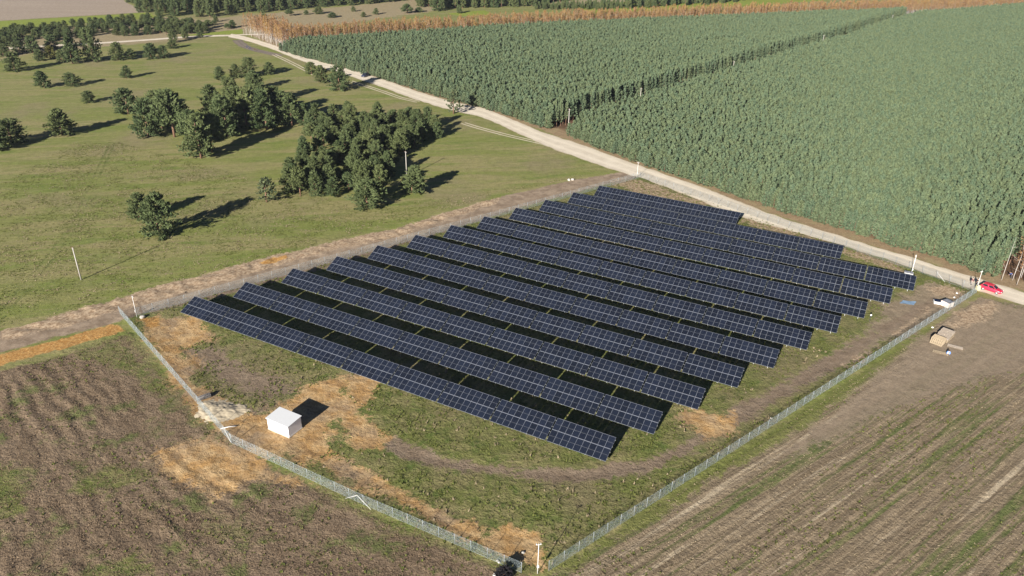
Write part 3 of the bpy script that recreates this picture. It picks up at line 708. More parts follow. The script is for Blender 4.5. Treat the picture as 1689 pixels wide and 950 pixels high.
for x, y in poisson(CLUMP, 4.0, 2500, 5):
    if rnd.random() < .06: continue
    _u, _v, _d = pix(x, y)
    if abs(_u - 668) < 20 and _v > 262: continue
    s = rnd.uniform(.70, 1.22)
    pine(x, y, 6.6*s, 5.3*rnd.uniform(.85, 1.1), 'bushy dark green pine in the large dense clump of the meadow', 'pines of the large clump on the meadow')
BAND = G((-90, 98), (0, 77), (60, 70), (100, 66), (170, 61), (250, 58), (345, 56), (345, 46), (290, 38), (250, 34), (170, 40), (100, 46), (0, 55), (-90, 64))
HOLES = [G((118, 56), (150, 53), (150, 49), (118, 51)), G((158, 64), (196, 61), (192, 56), (160, 58)), G((30, 73), (70, 69), (68, 64), (34, 67)), G((200, 50), (240, 47), (236, 42), (206, 46))]
for x, y in poisson(BAND, 4.8, 9000, 8):
    if any(inside(np.array([x]), np.array([y]), h_)[0] for h_ in HOLES): continue
    if pix(x, y)[0] < -70: continue
    pine(x, y, rnd.uniform(3.6, 5.4), rnd.uniform(4.2, 5.8), 'dark pine in the belt of trees between the pale lane and the bright green field', 'pines of the belt beyond the lane')
for k, (u, v, w, h) in enumerate([(318, 51, 8, 6), (357, 36, 9, 10), (352, 41, 12, 6), (383, 46, 14, 11), (375, 48, 10, 8), (436, 33, 12, 9), (478, 26, 14, 9), (525, 23, 16, 10), (548, 29, 16, 7), (583, 19, 8, 7), (620, 24, 10, 9), (672, 22, 20, 13), (690, 20, 12, 7), (375, 26, 8, 8), (505, 24, 9, 6), (600, 28, 10, 7), (722, 18, 20, 24), (757, 22, 10, 12)]):
    pine_px(u, v, w, h, 'small dark pine scattered over the tan heath before the far wood', 'scattered pines on the far heath')

# --- instanced stuff: whole trees placed on the points of one object
def tree_source(name, trunk, crown):
    """trunk and crown joined into one mesh that only the stuff object uses"""
    bm = bmesh.new(); bm.from_mesh(trunk)
    me = bpy.data.meshes.new(name); bm.to_mesh(me); bm.free()
    nv = len(trunk.vertices)
    def arr(m, attr, n, t=np.float32):
        a = np.zeros(n, t); getattr(m, attr).foreach_get('co' if attr == 'vertices' else 'vertex_index', a); return a
    V = np.concatenate([arr(trunk, 'vertices', nv*3).reshape(-1, 3), arr(crown, 'vertices', len(crown.vertices)*3).reshape(-1, 3)])
    faces = [tuple(p.vertices) for p in trunk.polygons]
    cf = [tuple(i + nv for i in p.vertices) for p in crown.polygons]
    me = bpy.data.meshes.new(name); me.from_pydata(V.tolist(), [], faces + cf)
    me.materials.append(trunk.materials[0]); me.materials.append(crown.materials[0])
    me.polygons.foreach_set('material_index', [0]*len(faces) + [1]*len(cf))
    tn = np.zeros(len(crown.vertices), np.float32); crown.attributes['tone'].data.foreach_get('value', tn)
    a = me.attributes.new('tone', 'FLOAT', 'POINT'); a.data.foreach_set('value', np.concatenate([np.zeros(nv, np.float32), tn]))
    me.update()
    return bpy.data.objects.new(name, me)
def stuff_trees(name, P, scale, sources, label, cat):
    n = len(P); r = np.random.default_rng(n)
    me = bpy.data.meshes.new(name)
    me.vertices.add(n); me.vertices.foreach_set('co', np.asarray(P, np.float32).ravel())
    a = me.attributes.new('sc', 'FLOAT_VECTOR', 'POINT'); a.data.foreach_set('vector', np.asarray(scale, np.float32).ravel())
    rot = np.zeros((n, 3), np.float32); rot[:, 2] = r.random(n)*6.28; rot[:, :2] = r.normal(0, .035, (n, 2))
    a = me.attributes.new('rz', 'FLOAT_VECTOR', 'POINT'); a.data.foreach_set('vector', rot.ravel())
    a = me.attributes.new('pick', 'INT', 'POINT'); a.data.foreach_set('value', r.integers(0, len(sources), n).astype(np.int32))
    o = link(name, me)
    ng = bpy.data.node_groups.new(name, 'GeometryNodeTree')
    ng.interface.new_socket('Geometry', in_out='INPUT', socket_type='NodeSocketGeometry')
    ng.interface.new_socket('Geometry', in_out='OUTPUT', socket_type='NodeSocketGeometry')
    gi = ng.nodes.new('NodeGroupInput'); go = ng.nodes.new('NodeGroupOutput')
    iop = ng.nodes.new('GeometryNodeInstanceOnPoints')
    jn = ng.nodes.new('GeometryNodeJoinGeometry')
    for s in reversed(sources):
        oi = ng.nodes.new('GeometryNodeObjectInfo'); oi.inputs['Object'].default_value = s; oi.inputs['As Instance'].default_value = True
        ng.links.new(oi.outputs['Geometry'], jn.inputs[0])
    def na(nm, typ):
        x = ng.nodes.new('GeometryNodeInputNamedAttribute'); x.data_type = typ; x.inputs['Name'].default_value = nm
        return next(s for s in x.outputs if s.enabled and s.name == 'Attribute')
    e2r = ng.nodes.new('FunctionNodeEulerToRotation')
    ng.links.new(na('rz', 'FLOAT_VECTOR'), e2r.inputs[0])
    ng.links.new(gi.outputs[0], iop.inputs['Points']); ng.links.new(jn.outputs[0], iop.inputs['Instance'])
    iop.inputs['Pick Instance'].default_value = True
    ng.links.new(na('pick', 'INT'), iop.inputs['Instance Index']); ng.links.new(e2r.outputs[0], iop.inputs['Rotation']); ng.links.new(na('sc', 'FLOAT_VECTOR'), iop.inputs['Scale'])
    ng.links.new(iop.outputs[0], go.inputs[0])
    md = o.modifiers.new('trees', 'NODES'); md.node_group = ng
    return tag(o, label, cat, kind='stuff')

# --- the pine plantation: rows of slender trees, 300 nearest as things
PH = 7.3
PLANT = []
for k in range(5):
    low = (.16, .30, .22, .34, .26)[k]
    PLANT.append((trunk_me('trunk', PH, .085, M_BARK, 0, 50+k, .08), crown_me('crown', pine_crown(300+k, PH, (.98, .90, 1.05, .85, .95)[k], low, 42, 7, .46, .70, .0), M_PLANT)))
EDGE_CROWN = [crown_me('crown', pine_crown(330+k, PH, 1.15, .04, 60, 8, .46, .55, .1), M_PLANT) for k in range(3)]
rowdir = np.array((math.cos(R(-37)), math.sin(R(-37)))); rown = np.array((-rowdir[1], rowdir[0]))
def plant_points(poly, along_, across_, jit, seed):
    r = np.random.default_rng(seed)
    c = poly.mean(0); ext = 620
    a = np.arange(-ext, ext, along_); b = np.arange(-ext, ext, across_)
    aa, bb = np.meshgrid(a, b)
    P = c + aa.ravel()[:, None]*rowdir + bb.ravel()[:, None]*rown + r.normal(0, jit, (aa.size, 2))
    m = inside(P[:, 0], P[:, 1], poly); P = P[m]
    u, v, d = pix(P[:, 0], P[:, 1], 4.0)
    return P[(u > -40) & (u < 1760) & (d > 10)]
PP = np.concatenate([plant_points(PL_LEFT, 1.28, 1.45, .22, 1), plant_points(PL_RIGHT, 1.28, 1.45, .22, 2)])
keep = rng.random(len(PP)) < .96
PP = PP[keep]
hh = (.86 + .26*fbm(PP[:, 0]*.02, PP[:, 1]*.02, 201)) * (1 + rng.normal(0, .05, len(PP)))
edge_d = np.minimum(seg_dist(PP[:, 0], PP[:, 1], PL_FRONT_L), seg_dist(PP[:, 0], PP[:, 1], PL_FRONT_R))
fb_d = seg_dist(PP[:, 0], PP[:, 1], np.array([FB0 + _fn*4.3, FB1 + _fn*4.3]))
hh *= np.where((fb_d < 4.5) & (np.hypot(*(PP - FB0).T) > 2), 1.16, 1)
hh *= np.where(edge_d < 7, .58 + .06*edge_d, 1)
dist = np.hypot(PP[:, 0], PP[:, 1]) + edge_d*3.0
order = np.argsort(dist)
for i in order[:300]:
    x, y = PP[i]; k = int(rnd.random()*5)
    o = empty('plantation_pine', (x, y, 0), rnd.uniform(0, 6.28)); w = rnd.uniform(.9, 1.15); o.scale = (w, w, hh[i])
    link('trunk', PLANT[k][0], o); link('crown', EDGE_CROWN[k % 3] if edge_d[i] < 2.2 else PLANT[k][1], o)
    tag(o, 'slender young pine at the road edge of the dense green plantation', 'pine tree', 'front pines of the plantation')
rest = order[300:]
near_edge = edge_d[rest] < 2.2
srcs = [tree_source('plantation_source', a, b) for a, b in PLANT]
esrc = [tree_source('plantation_edge_source', PLANT[k][0], EDGE_CROWN[k]) for k in range(3)]
sel = rest
w = np.random.default_rng(9).uniform(.88, 1.18, len(sel))
st_o = stuff_trees('pine_plantation', np.c_[PP[sel], np.zeros(len(sel))], np.c_[w, w, hh[sel]], srcs + esrc, 'dense blue green pine plantation filling the land right of the dirt road', 'pine plantation')
pk = np.where(near_edge, 5 + np.arange(len(sel)) % 3, np.arange(len(sel))*7 % 5).astype(np.int32)
st_o.data.attributes['pick'].data.foreach_set('value', pk)

# --- birches in autumn leaf: the strip behind the plantation, and a few by the road at the right
BIRCH = []
for k in range(5):
    H = 10.5
    BIRCH.append((trunk_me('trunk', H, .066, M_BIRCHBARK, 4, 80+k, .35, .93), crown_me('crown', leaf_crown(400+k, H, (1.15, .95, 1.3, 1.0, 1.1)[k], .36, 260, .16), M_BIRCH)))
_far = np.array(PL_FAR); _g = np.gradient(_far, axis=0); _g /= np.hypot(*_g.T)[:, None]; _nn = np.stack([-_g[:, 1], _g[:, 0]], -1)
BSTRIP = np.array([at(402, 57.5), at(430, 66.5), at(450, 76)] + [tuple(p) for p in _far + _nn*1.5] + [tuple(p) for p in (_far + _nn*15.5)[::-1]])
_r = np.random.default_rng(3)
_t = _r.random(9000)*(len(_far)-1); _i = np.minimum(_t.astype(int), len(_far)-2); _f = (_t-_i)[:, None]
_seglen = np.hypot(*np.diff(_far, axis=0).T); _ok = _r.random(9000) < _seglen[_i]/_seglen.max()
bp = (_far[_i]*(1-_f) + _far[_i+1]*_f + (_nn[_i]*(1-_f) + _nn[_i+1]*_f)*_r.uniform(1.5, 15.5, 9000)[:, None])[_ok]
bp = np.concatenate([poisson(G((402, 57.5), (430, 66.5), (464, 81), (480, 62), (440, 52)), 1.35, 1500, 3), bp])
_cell = {}
for p_ in bp: _cell.setdefault((int(p_[0]//1.5), int(p_[1]//1.5)), p_)
bp = np.array(list(_cell.values()))
u, v, d = pix(bp[:, 0], bp[:, 1], 6.0); bp = bp[(u > 380) & (u < 1740)]
ordb = np.argsort(np.hypot(bp[:, 0], bp[:, 1]))
ROADBIRCH = [(1652, 462, 11.0, .20), (1670, 462, 12.0, .12), (1677, 470, 10.5, .32), (1684, 458, 11.5, .1), (1690, 466, 11, .2), (1697, 452, 12, .1), (1703, 470, 11, .2), (1690, 445, 11.5, .05), (1712, 455, 12, .1), (1700, 435, 12, .08), (1720, 445, 12, .0), (1706, 420, 11.5, .0)]
for k, (u_, v_, h, lean) in enumerate(ROADBIRCH):
    x, y = at(u_, v_)
    o = empty('birch_tree', (x, y, gz(x, y)), k*1.3)
    o.rotation_euler = (0, 0, k*1.3); s = h/10.5; o.scale = (s, s, s)
    link('trunk', BIRCH[k % 5][0], o)
    if k != 0: link('crown', BIRCH[(k+2) % 5][1], o)
    lab = {0: 'bare white leaning birch trunk at the corner of the plantation beside the road', 1: 'white birch right of the person in blue at the road edge', 2: 'white birch nearest to the road at the right picture edge'}.get(k, 'orange brown birch in the strip at the right picture edge')
    tag(o, lab, 'birch tree', 'birches beside the road' if k > 2 else None)
for i in ordb[:288]:
    x, y = bp[i]; k = int(rnd.random()*5)
    o = empty('birch_tree', (x, y, 0), rnd.uniform(0, 6.28)); s = rnd.uniform(.74, 1.14); o.scale = (s, s, s)
    link('trunk', BIRCH[k][0], o); link('crown', BIRCH[k][1], o)
    tag(o, 'slender white stemmed birch in orange autumn leaf in the strip behind the plantation', 'birch tree', 'birches of the strip behind the plantation')
sel = ordb[288:]
w = np.random.default_rng(10).uniform(.68, 1.15, len(sel))
stuff_trees('birch_strip', np.c_[bp[sel], np.zeros(len(sel))], np.c_[w, w, w], [tree_source('birch_source', a, b) for a, b in BIRCH], 'far strip of orange and yellow autumn birches behind the plantation', 'birch strip')

# --- far woods
W1 = G((190, -70), (212, 5), (232, 22), (262, 27), (300, 29), (345, 31), (380, 25), (440, 21), (520, 13), (640, 5), (720, -6), (900, -40), (700, -110), (300, -110))
W2 = G((688, 12), (730, 14), (800, 13), (880, 10), (935, 2), (960, -12), (820, -20), (690, -8))
W3 = G((1035, 14), (1080, 13), (1180, 7), (1232, 1), (1290, -6), (1330, -28), (1180, -30), (1060, -6), (1040, 4))
W4 = G((880, 16), (935, 16), (1000, 16), (1036, 13), (1036, 8), (960, 10), (900, 11))
W5 = G((1640, 2), (1760, 0), (1760, -20), (1660, -16))
fp = []; fh = []
for poly, dmin, h0, h1, sd in ((W1, 4.6, 8.5, 12, 1), (W2, 5.0, 8, 12, 2), (W3, 5.0, 6, 9, 3), (W4, 3.4, 3.2, 5.2, 4), (W5, 5, 8, 11, 5)):
    q = poisson(poly, dmin, 16000, 30+sd); u, v, d = pix(q[:, 0], q[:, 1], 8.0)
    q = q[(u > -40) & (u < 1740) & (v > -75)]
    fp.append(q); fh.append(np.random.default_rng(sd).uniform(h0, h1, len(q)))
fp = np.concatenate(fp); fh = np.concatenate(fh)
stuff_trees('far_wood', np.c_[fp, np.zeros(len(fp))], np.c_[fh/6*.72, fh/6*.72, fh/6], [tree_source('wood_source', a, b) for a, b, _, _ in PINES[:5]], 'dark mixed wood along the far edge of the fields', 'far wood')

# ------------------------------------------------------------------ solar tables
M_ALU = simple('aluminium_frame', (.15, .165, .20), .45, .05, 4, 0.0, .5)
M_STEEL = simple('galvanised_steel', (.42, .44, .45), .5, .12, 3, .4)
def cell_material():
    t = NT('solar_cells')
    P = t.n('ShaderNodeSeparateXYZ', {0: t.n('ShaderNodeTexCoord').outputs['Object']})
    x, y = P.outputs[0], P.outputs[1]
    rn = t.n('ShaderNodeObjectInfo').outputs['Random']
    cx = t.math('ABSOLUTE', t.math('SUBTRACT', t.math('FRACT', t.math('MULTIPLY', t.math('ADD', x, .489), 6/.978)), .5))
    cy = t.math('ABSOLUTE', t.math('SUBTRACT', t.math('FRACT', t.math('MULTIPLY', t.math('ADD', y, 1.014), 24/2.028)), .5))
    ln = t.math('MAXIMUM', t.step(cx, .485, .497), t.step(cy, .465, .49))
    mid = t.math('SUBTRACT', 1.0, t.step(t.math('ABSOLUTE', y), .010, .014))
    c = t.mix(rn, (.007, .0095, .017), (.0105, .0145, .027))
    c = t.mix(t.math('MULTIPLY', ln, .5), c, (.05, .06, .09))
    c = t.mix(mid, c, (.17, .18, .20))
    t.bsdf(c, .12, Specular_IOR_Level=.4)
    return t.m
M_CELL = cell_material()
PW, PHT, GAPX, GAPY, NCOL = 1.043, 2.094, .0185, .026, 9
TILT = .408768; ROWAZ = -.485409; SLOPE = 2*PHT + GAPY
TLEN = NCOL*(PW + GAPX) - GAPX
LOW = .75
def make_panel():
    m = MB(); a, b, th, f = PW/2, PHT/2, .035, .019
    # frame ring, glass set 4 mm below its rim, back sheet
    o = [(-a, -b), (a, -b), (a, b), (-a, b)]; g = .040; i = [(-a+f, -b+g), (a-f, -b+g), (a-f, b-g), (-a+f, b-g)]
    vs = [(x, y, 0) for x, y in o] + [(x, y, 0) for x, y in i] + [(x, y, -.004) for x, y in i] + [(x, y, -th) for x, y in o]
    fs = [(k, (k+1) % 4, 4+(k+1) % 4, 4+k) for k in range(4)] + [(4+k, 4+(k+1) % 4, 8+(k+1) % 4, 8+k) for k in range(4)] + [(12+k, 12+(k+1) % 4, (k+1) % 4, k) for k in range(4)] + [(15, 14, 13, 12)]
    m.add(vs, fs, 0); m.add([(x, y, -.004) for x, y in i], [(0, 1, 2, 3)], 1)
    return m.mesh('solar_panel', [M_ALU, M_CELL])
PANEL = make_panel()
ct, st_ = math.cos(TILT), math.sin(TILT)
DEP = SLOPE*ct
def slope_pt(x, s, off=0.0):
    """point at s along the slope (0 low edge), off normal to it; table origin is its base centre"""
    return (x, s*ct - DEP/2 - off*st_, LOW + s*st_ + off*ct)
def make_rail(s):
    m = MB(); m.box((0, 0, 0), (TLEN + .17, .05, .06)); return m.mesh('rail', M_STEEL)
RAIL = make_rail(0)
def make_support():
    m = MB()
    for s in (.85, 3.35):
        y = s*ct - DEP/2; top = LOW + s*st_ - .16
        m.box((0, y, top/2 - .1), (.09, .06, top + .2))
    p, q = Vector(slope_pt(0, .35, -.13)), Vector(slope_pt(0, SLOPE - .35, -.13))
    c = (p + q)/2; m.box(c, (.06, (q-p).length, .08), 0, Matrix.Rotation(TILT, 3, 'X'))
    return m.mesh('support_frame', M_STEEL)
SUPPORT = make_support()
ORD = ['first', 'second', 'third', 'fourth', 'fifth', 'sixth', 'seventh', 'eighth', 'ninth', 'tenth', 'eleventh', 'twelfth']
def make_table():
    o = empty('solar_table', (0, 0, 0), ROWAZ)
    for r in range(2):
        for c in range(NCOL):
            x = -TLEN/2 + PW/2 + c*(PW + GAPX)
            link('solar_panel', PANEL, o, slope_pt(x, PHT/2 + r*(PHT + GAPY), 0), (TILT, 0, 0))
    for s in (.45, 1.62, 2.58, 3.75): link('rail', RAIL, o, slope_pt(0, s, -.066), (TILT, 0, 0))
    for x in (-3.7, -1.25, 1.25, 3.7): link('support_frame', SUPPORT, o, (x, 0, 0))
    return o
ROW_D = [83.11, 92.53, 102.01, 111.26, 120.31, 129.46, 138.56, 147.26, 156.34, 165.15, 173.9, 182.34]
ROW_A = [-115.81, -111.78, -107.94, -103.91, -99.82, -95.8, -91.85, -87.78, -83.8, -79.82, -75.78, -71.84]
ROW_E = [-28.0, -23.97, -19.89, -15.81, -11.74, -7.72, -3.8, 0.1, 4.0, 7.88, -7.85, -33.44]
ROW_N = [9]*10 + [7, 4]
ux = np.array((math.cos(ROWAZ), math.sin(ROWAZ))); un = np.array((-ux[1], ux[0]))
proto = make_table(); proto_children = list(proto.children)
first = True
for r in range(12):
    n = ROW_N[r]; step = (ROW_E[r] - ROW_A[r] - TLEN)/(n-1)
    for c in range(n):
        p = ux*(ROW_A[r] + TLEN/2 + c*step) + un*(ROW_D[r] + DEP/2)
        if first: o = proto; first = False
        else:
            o = proto.copy(); COL.objects.link(o)
            for ch in proto_children:
                k = ch.copy(); k.parent = o; COL.objects.link(k)
        o.location = (p[0], p[1], 0)
        tag(o, 'dark blue tilted solar table, %s from the left in the %s row from the front' % (ORD[c], ORD[r]), 'solar table', 'solar tables in parallel rows')

# ------------------------------------------------------------------ fences
M_WIRE = simple('galvanised_wire', (.25, .30, .32), .5, .08, 2, .2)
M_POST = simple('fence_post_steel', (.23, .26, .28), .5, .1, 2, .3)
M_WHITE = simple('white_paint', (.66, .66, .65), .45, .04, 3)
FH = 1.75
def fence(line, label, braces=(), spacing=2.5):
    braces = list(braces)
    line = [Vector((p[0], p[1], 0)) for p in line]
    root = empty('chain_link_fence', line[0]); wires = []
    posts = []
    for a, b in zip(line[:-1], line[1:]):
        L = (b-a).length; n = max(1, round(L/spacing)); d = (b-a)/L
        posts += [a + (b-a)*k/n for k in range(n)]
        s = .06; w = .0018
        nrm = Vector((-d.y, d.x, 0))
        xs = np.arange(-FH, L, s)
        for sgn in (1, -1):
            x0 = xs; x1 = xs + FH
            lo = np.clip((0 - x0)/FH, 0, 1); hi = np.clip((L - x0)/FH, 0, 1)
            k = hi > lo; x0, lo, hi = x0[k], lo[k], hi[k]
            za, zb = lo*FH, hi*FH
            if sgn < 0: za, zb = FH - za, FH - zb
            A_ = np.stack([a.x + d.x*(x0+lo*FH), a.y + d.y*(x0+lo*FH), za + .04], -1); B_ = np.stack([a.x + d.x*(x0+hi*FH), a.y + d.y*(x0+hi*FH), zb + .04], -1)
            wires.append((A_, B_, np.array((d.x*.7, d.y*.7, -.7*sgn)), np.array(nrm), w))
        for zz in (.06, FH*.5, FH+.02):
            A_ = np.array([[a.x, a.y, zz]]); B_ = np.array([[b.x, b.y, zz]]); wires.append((A_, B_, np.array((0, 0, 1.)), np.array(nrm), .005))
    posts.append(line[-1])
    V = []; 
    for A_, B_, u_, n_, w in wires:
        V.append(np.stack([A_ + u_*w, A_ - u_*w*.5 + n_*w*.87, A_ - u_*w*.5 - n_*w*.87, B_ + u_*w, B_ - u_*w*.5 + n_*w*.87, B_ - u_*w*.5 - n_*w*.87], 1).reshape(-1, 3))
    V = np.concatenate(V) - np.array(line[0]); n = len(V)//6; o = np.arange(n)*6
    F = np.concatenate([np.stack([o+k, o+(k+1) % 3, o+3+(k+1) % 3, o+3+k], -1) for k in range(3)])
    link('wire_mesh', mesh_np('wire_mesh', V, F, M_WIRE), root)
    m = MB(); m.tube([(0, 0, -.15), (0, 0, FH + .10)], .032, 8); pm = m.mesh('post', M_POST)
    for p in posts: link('post', pm, root, p - line[0])
    for top, foot in braces:
        m = MB(); m.tube([Vector((top[0], top[1], FH*.93)) - line[0], Vector((foot[0], foot[1], .02)) - line[0]], .028, 8)
        m.build('brace', M_WHITE, root)
    return tag(root, label, 'fence')
def toward(a, b, d):
    a = np.array(a); b = np.array(b); return a + (b-a)/np.linalg.norm(b-a)*d
c0, c1, c2, c3, c4, c5, c6 = at(198, 518), at(382, 731), at(860, 945), at(905, 942), at(1610, 483), at(1056, 293), at(226, 521)
mid = at(600, 833); q1 = at(590.5, 832); q2 = at(612, 841)
fence([c0, c1], 'chain link fence between the orange earth bank and the corner by the shed', [(toward(c1, c0, 2.6), toward(c1, c0, .2))])
fence([toward(c1, mid, .05), mid, c2], 'chain link fence along the fallow field in front of the shed', [(q1, q2), (q1, toward(q1, c1, 2.2))])
fence([c3, at(1250, 718), toward(c4, c3, .05)], 'long chain link fence between the solar field and the striped stubble field', [])
c4b = at(1544, 459)
fence([c4, c4b, c5], 'chain link fence between the solar rows and the pale dirt road', [(toward(c4, c5, 8.5), toward(c4, c5, 6.4))], 3.0)
fence([c5, c6], 'chain link fence behind the left row ends along the rough earth strip', [], 3.0)

# ------------------------------------------------------------------ masts and poles
def mast(u, v, h, label, head=0.0, s=1.0):
    x, y = at(u, v); root = empty('camera_mast', (x, y, gz(x, y)), head)
    m = MB(); m.tube([(0, 0, -.2), (0, 0, h*.5), (0, 0, h)], [.052*s, .045*s, .035*s], 10); m.build('pole', M_WHITE, root)
    m = MB(); m.box((0, 0, h - .18), (.62, .045, .045)); m.build('crossbar', M_WHITE, root)
    for sx in (-1, 1):
        m = MB(); m.box((sx*.26, .07, h - .11), (.10, .26, .10), 0, Matrix.Rotation(R(-14), 3, 'X')); m.build('camera_housing', M_WHITE, root, bevel=.012)
    m = MB(); m.tube([(0, 0, h), (0, 0, h + .35)], .012, 6); m.build('lightning_rod', M_STEEL, root)
    m = MB(); m.box((.0, -.10, 1.3), (.26, .12, .36)); m.build('junction_box', M_WHITE, root, bevel=.01)
    return tag(root, label, 'camera mast')
mast(886.5, 946, 5.0, 'white camera mast standing in the sandy front corner of the fence', R(8))
mast(226, 523, 4.5, 'white camera mast at the left corner by the orange earth', R(-60))
mast(1502.5, 453, 4.7, 'thick white camera mast behind the right end of the solar rows', R(60), 1.3)
mast(1609.5, 479, 4.6, 'white camera mast at the fence corner beside the red car', R(40))
mast(1050.5, 292.5, 4.6, 'white camera mast at the far fence corner by the dirt road', R(150))
M_CONC = simple('pale_concrete', (.36, .34, .31), .85, .15, 4)
M_PORC = simple('porcelain', (.25, .14, .09), .3)
def utility(x, y, h, label, group=None):
    root = empty('utility_pole', (x, y, 0), R(49))
    m = MB(); m.tube([(0, 0, -.3), (0, 0, h)], [.15, .095], 9); m.build('pole', M_CONC, root)
    m = MB(); m.box((0, .0, h - .25), (.06, .9, .06)); m.build('crossarm', M_STEEL, root)
    for k in (-.5, 0, .5):
        m = MB(); z0 = h - .21 if k else h
        m.tube([(0, k, z0), (0, k, z0+.06), (0, k, z0+.12), (0, k, z0+.18)], [.025, .05, .05, .02], 8); m.build('insulator', M_PORC, root)
    return tag(root, label, 'utility pole', group)
x, y = at(134, 461.5); utility(x, y, 7.4, 'slim pale utility pole alone on the left meadow')
x, y = at(671, 292); utility(x, y, 7.6, 'pale utility pole standing at the near edge of the large pine clump')
for k, s in enumerate((4, 48, 122, 222, 330)):
    p = FB0 + _fd*s - _fn*.6
    utility(p[0], p[1], 7.6, 'pale utility pole in the narrow firebreak, %s from the road' % ORD[k], 'utility poles in the firebreak')
m = MB(); m.tube([(0, 0, -.2), (.02, .01, 1.55)], .045, 8); x, y = at(1434, 530)
root = empty('marker_post', (x, y, 0)); m.build('post', simple('dark_post', (.05, .05, .05), .7), root)
m = MB(); m.box((0, 0, 1.42), (.30, .18, .30)); m.build('head', M_WHITE, root, bevel=.02)
tag(root, 'dark marker post with a white head beside the right ends of the rows', 'post')

# ------------------------------------------------------------------ transformer kiosk
M_SHED = simple('white_render', (.82, .82, .82), .6, .02, 2); M_ROOF = simple('white_roof_sheet', (.57, .59, .61), .5, .03, 1.5)
a_, b_, c_ = np.array(at(443, 707)), np.array(at(478, 722)), np.array(at(498.4, 707.3))
ctr = (a_ + c_)/2; sl, sw_ = 4.25, 2.75
root = empty('transformer_kiosk', (ctr[0], ctr[1], 0), math.atan2(b_[1]-a_[1], b_[0]-a_[0]))
m = MB(); m.box((0, 0, .04), (sl+.16, sw_+.16, .24)); m.build('plinth', simple('kiosk_plinth', (.42, .38, .32), .9), root)
m = MB(); hx, hy = sl/2, sw_/2
m.hexa([(-hx, -hy, .16), (hx, -hy, .16), (hx, hy, .16), (-hx, hy, .16)], [(-hx, -hy, 2.10), (hx, -hy, 2.10), (hx, hy, 2.26), (-hx, hy, 2.26)]); m.build('wall', M_SHED, root, bevel=.012)
m = MB(); hx += .14; hy += .14
m.hexa([(-hx, -hy, 2.095), (hx, -hy, 2.095), (hx, hy, 2.268), (-hx, hy, 2.268)], [(-hx, -hy, 2.20), (hx, -hy, 2.20), (hx, hy, 2.37), (-hx, hy, 2.37)]); m.build('roof', M_ROOF, root, bevel=.015)
tag(root, 'small white windowless transformer kiosk casting a black shadow on bare sand', 'kiosk')

# ------------------------------------------------------------------ heaps, stones and loose things
def heap(name, outline, h, mat, label, cat, seed):
    poly = pts(outline); lo, hi = poly.min(0), poly.max(0)
    n = 70; xs = np.linspace(lo[0]-.5, hi[0]+.5, n); ys = np.linspace(lo[1]-.5, hi[1]+.5, n)
    X, Y = np.meshgrid(xs, ys); X, Y = X.ravel(), Y.ravel()
    s_ = sdf(X, Y, poly) + (fbm(X*.8, Y*.8, seed)-.5)*1.6
    Z = h*np.clip(s_/2.2, -.6, 1)*(.55 + .9*fbm(X*.7, Y*.7, seed+3)) + .18*(fbm(X*2.4, Y*2.4, seed+5, 3)-.5)
    V = np.stack([X, Y, ground_z(X, Y) + Z], -1); ii = np.arange(n*n).reshape(n, n)
    F = np.stack([ii[:-1, :-1], ii[:-1, 1:], ii[1:, 1:], ii[1:, :-1]], -1).reshape(-1, 4)
    F = F[(s_[F] > -.55).any(1)]
    used = np.unique(F); mp = np.zeros(n*n, int); mp[used] = np.arange(len(used))
    return tag(link(name, mesh_np(name, V[used], mp[F], mat, smooth=True)), label, cat)
heap('sand_heap', [(322, 683), (330, 664), (352, 658), (378, 662), (405, 668), (412, 678), (395, 690), (362, 696), (338, 697)], .34, simple('pale_sand', (.43, .37, .27), .95, .22, 1.4, spec=.1), 'low spread heap of pale sand against the fence left of the kiosk', 'sand heap', 5)
def stone(u, v, s, label, seed, mat, group=None):
    r = random.Random(seed); bm = bmesh.new(); bmesh.ops.create_icosphere(bm, subdivisions=2, radius=s)
    for q in bm.verts:
        q.co *= r.uniform(.82, 1.12); q.co.z *= .72
    me = bpy.data.meshes.new('boulder'); bm.to_mesh(me); bm.free(); me.materials.append(mat)
    x, y = at(u, v); o = link('boulder', me, None, (x, y, gz(x, y) + s*.35), (0, 0, seed)); return tag(o, label, 'boulder', group)
M_STONE = simple('pale_stone', (.42, .40, .36), .9, .2, 3)
stone(938.5, 297.5, .5, 'pale boulder, left of two side by side at the far end of the earth strip', 1, M_STONE)
stone(944.5, 297, .48, 'pale boulder, right of two side by side at the far end of the earth strip', 2, M_STONE)
stone(863, 912, .22, 'small white stone alone on the sand left of the front camera mast', 3, M_STONE)
stone(820.5, 925, .16, 'small white stone against the front fence, upper of two', 4, M_STONE)
stone(823, 928, .16, 'small white stone against the front fence, lower of two', 5, M_STONE)
stone(816, 949, .26, 'small pale stone left of the dark shrub at the bottom edge', 6, M_STONE)
stone(235, 524, .55, 'pale lump of stone beside the left camera mast', 7, M_STONE)
stone(1272, 690, .2, 'small white stone inside the long fence by the stubble field', 8, M_STONE)
x, y = at(831, 953)
o = empty('shrub', (x, y, 0)); o.scale = (.42, .42, .30)
link('stem', PINES[4][0], o); link('crown', crown_me('crown', pine_crown(611, 5, 3.0, .02, 60, 17, .5, .45), leaf_mat('black_leaves', (.008, .008, .010), (.03, .026, .032), (.03, .03, .03), .05)), o)
tag(o, 'black round shrub outside the front fence corner at the bottom picture edge', 'shrub')
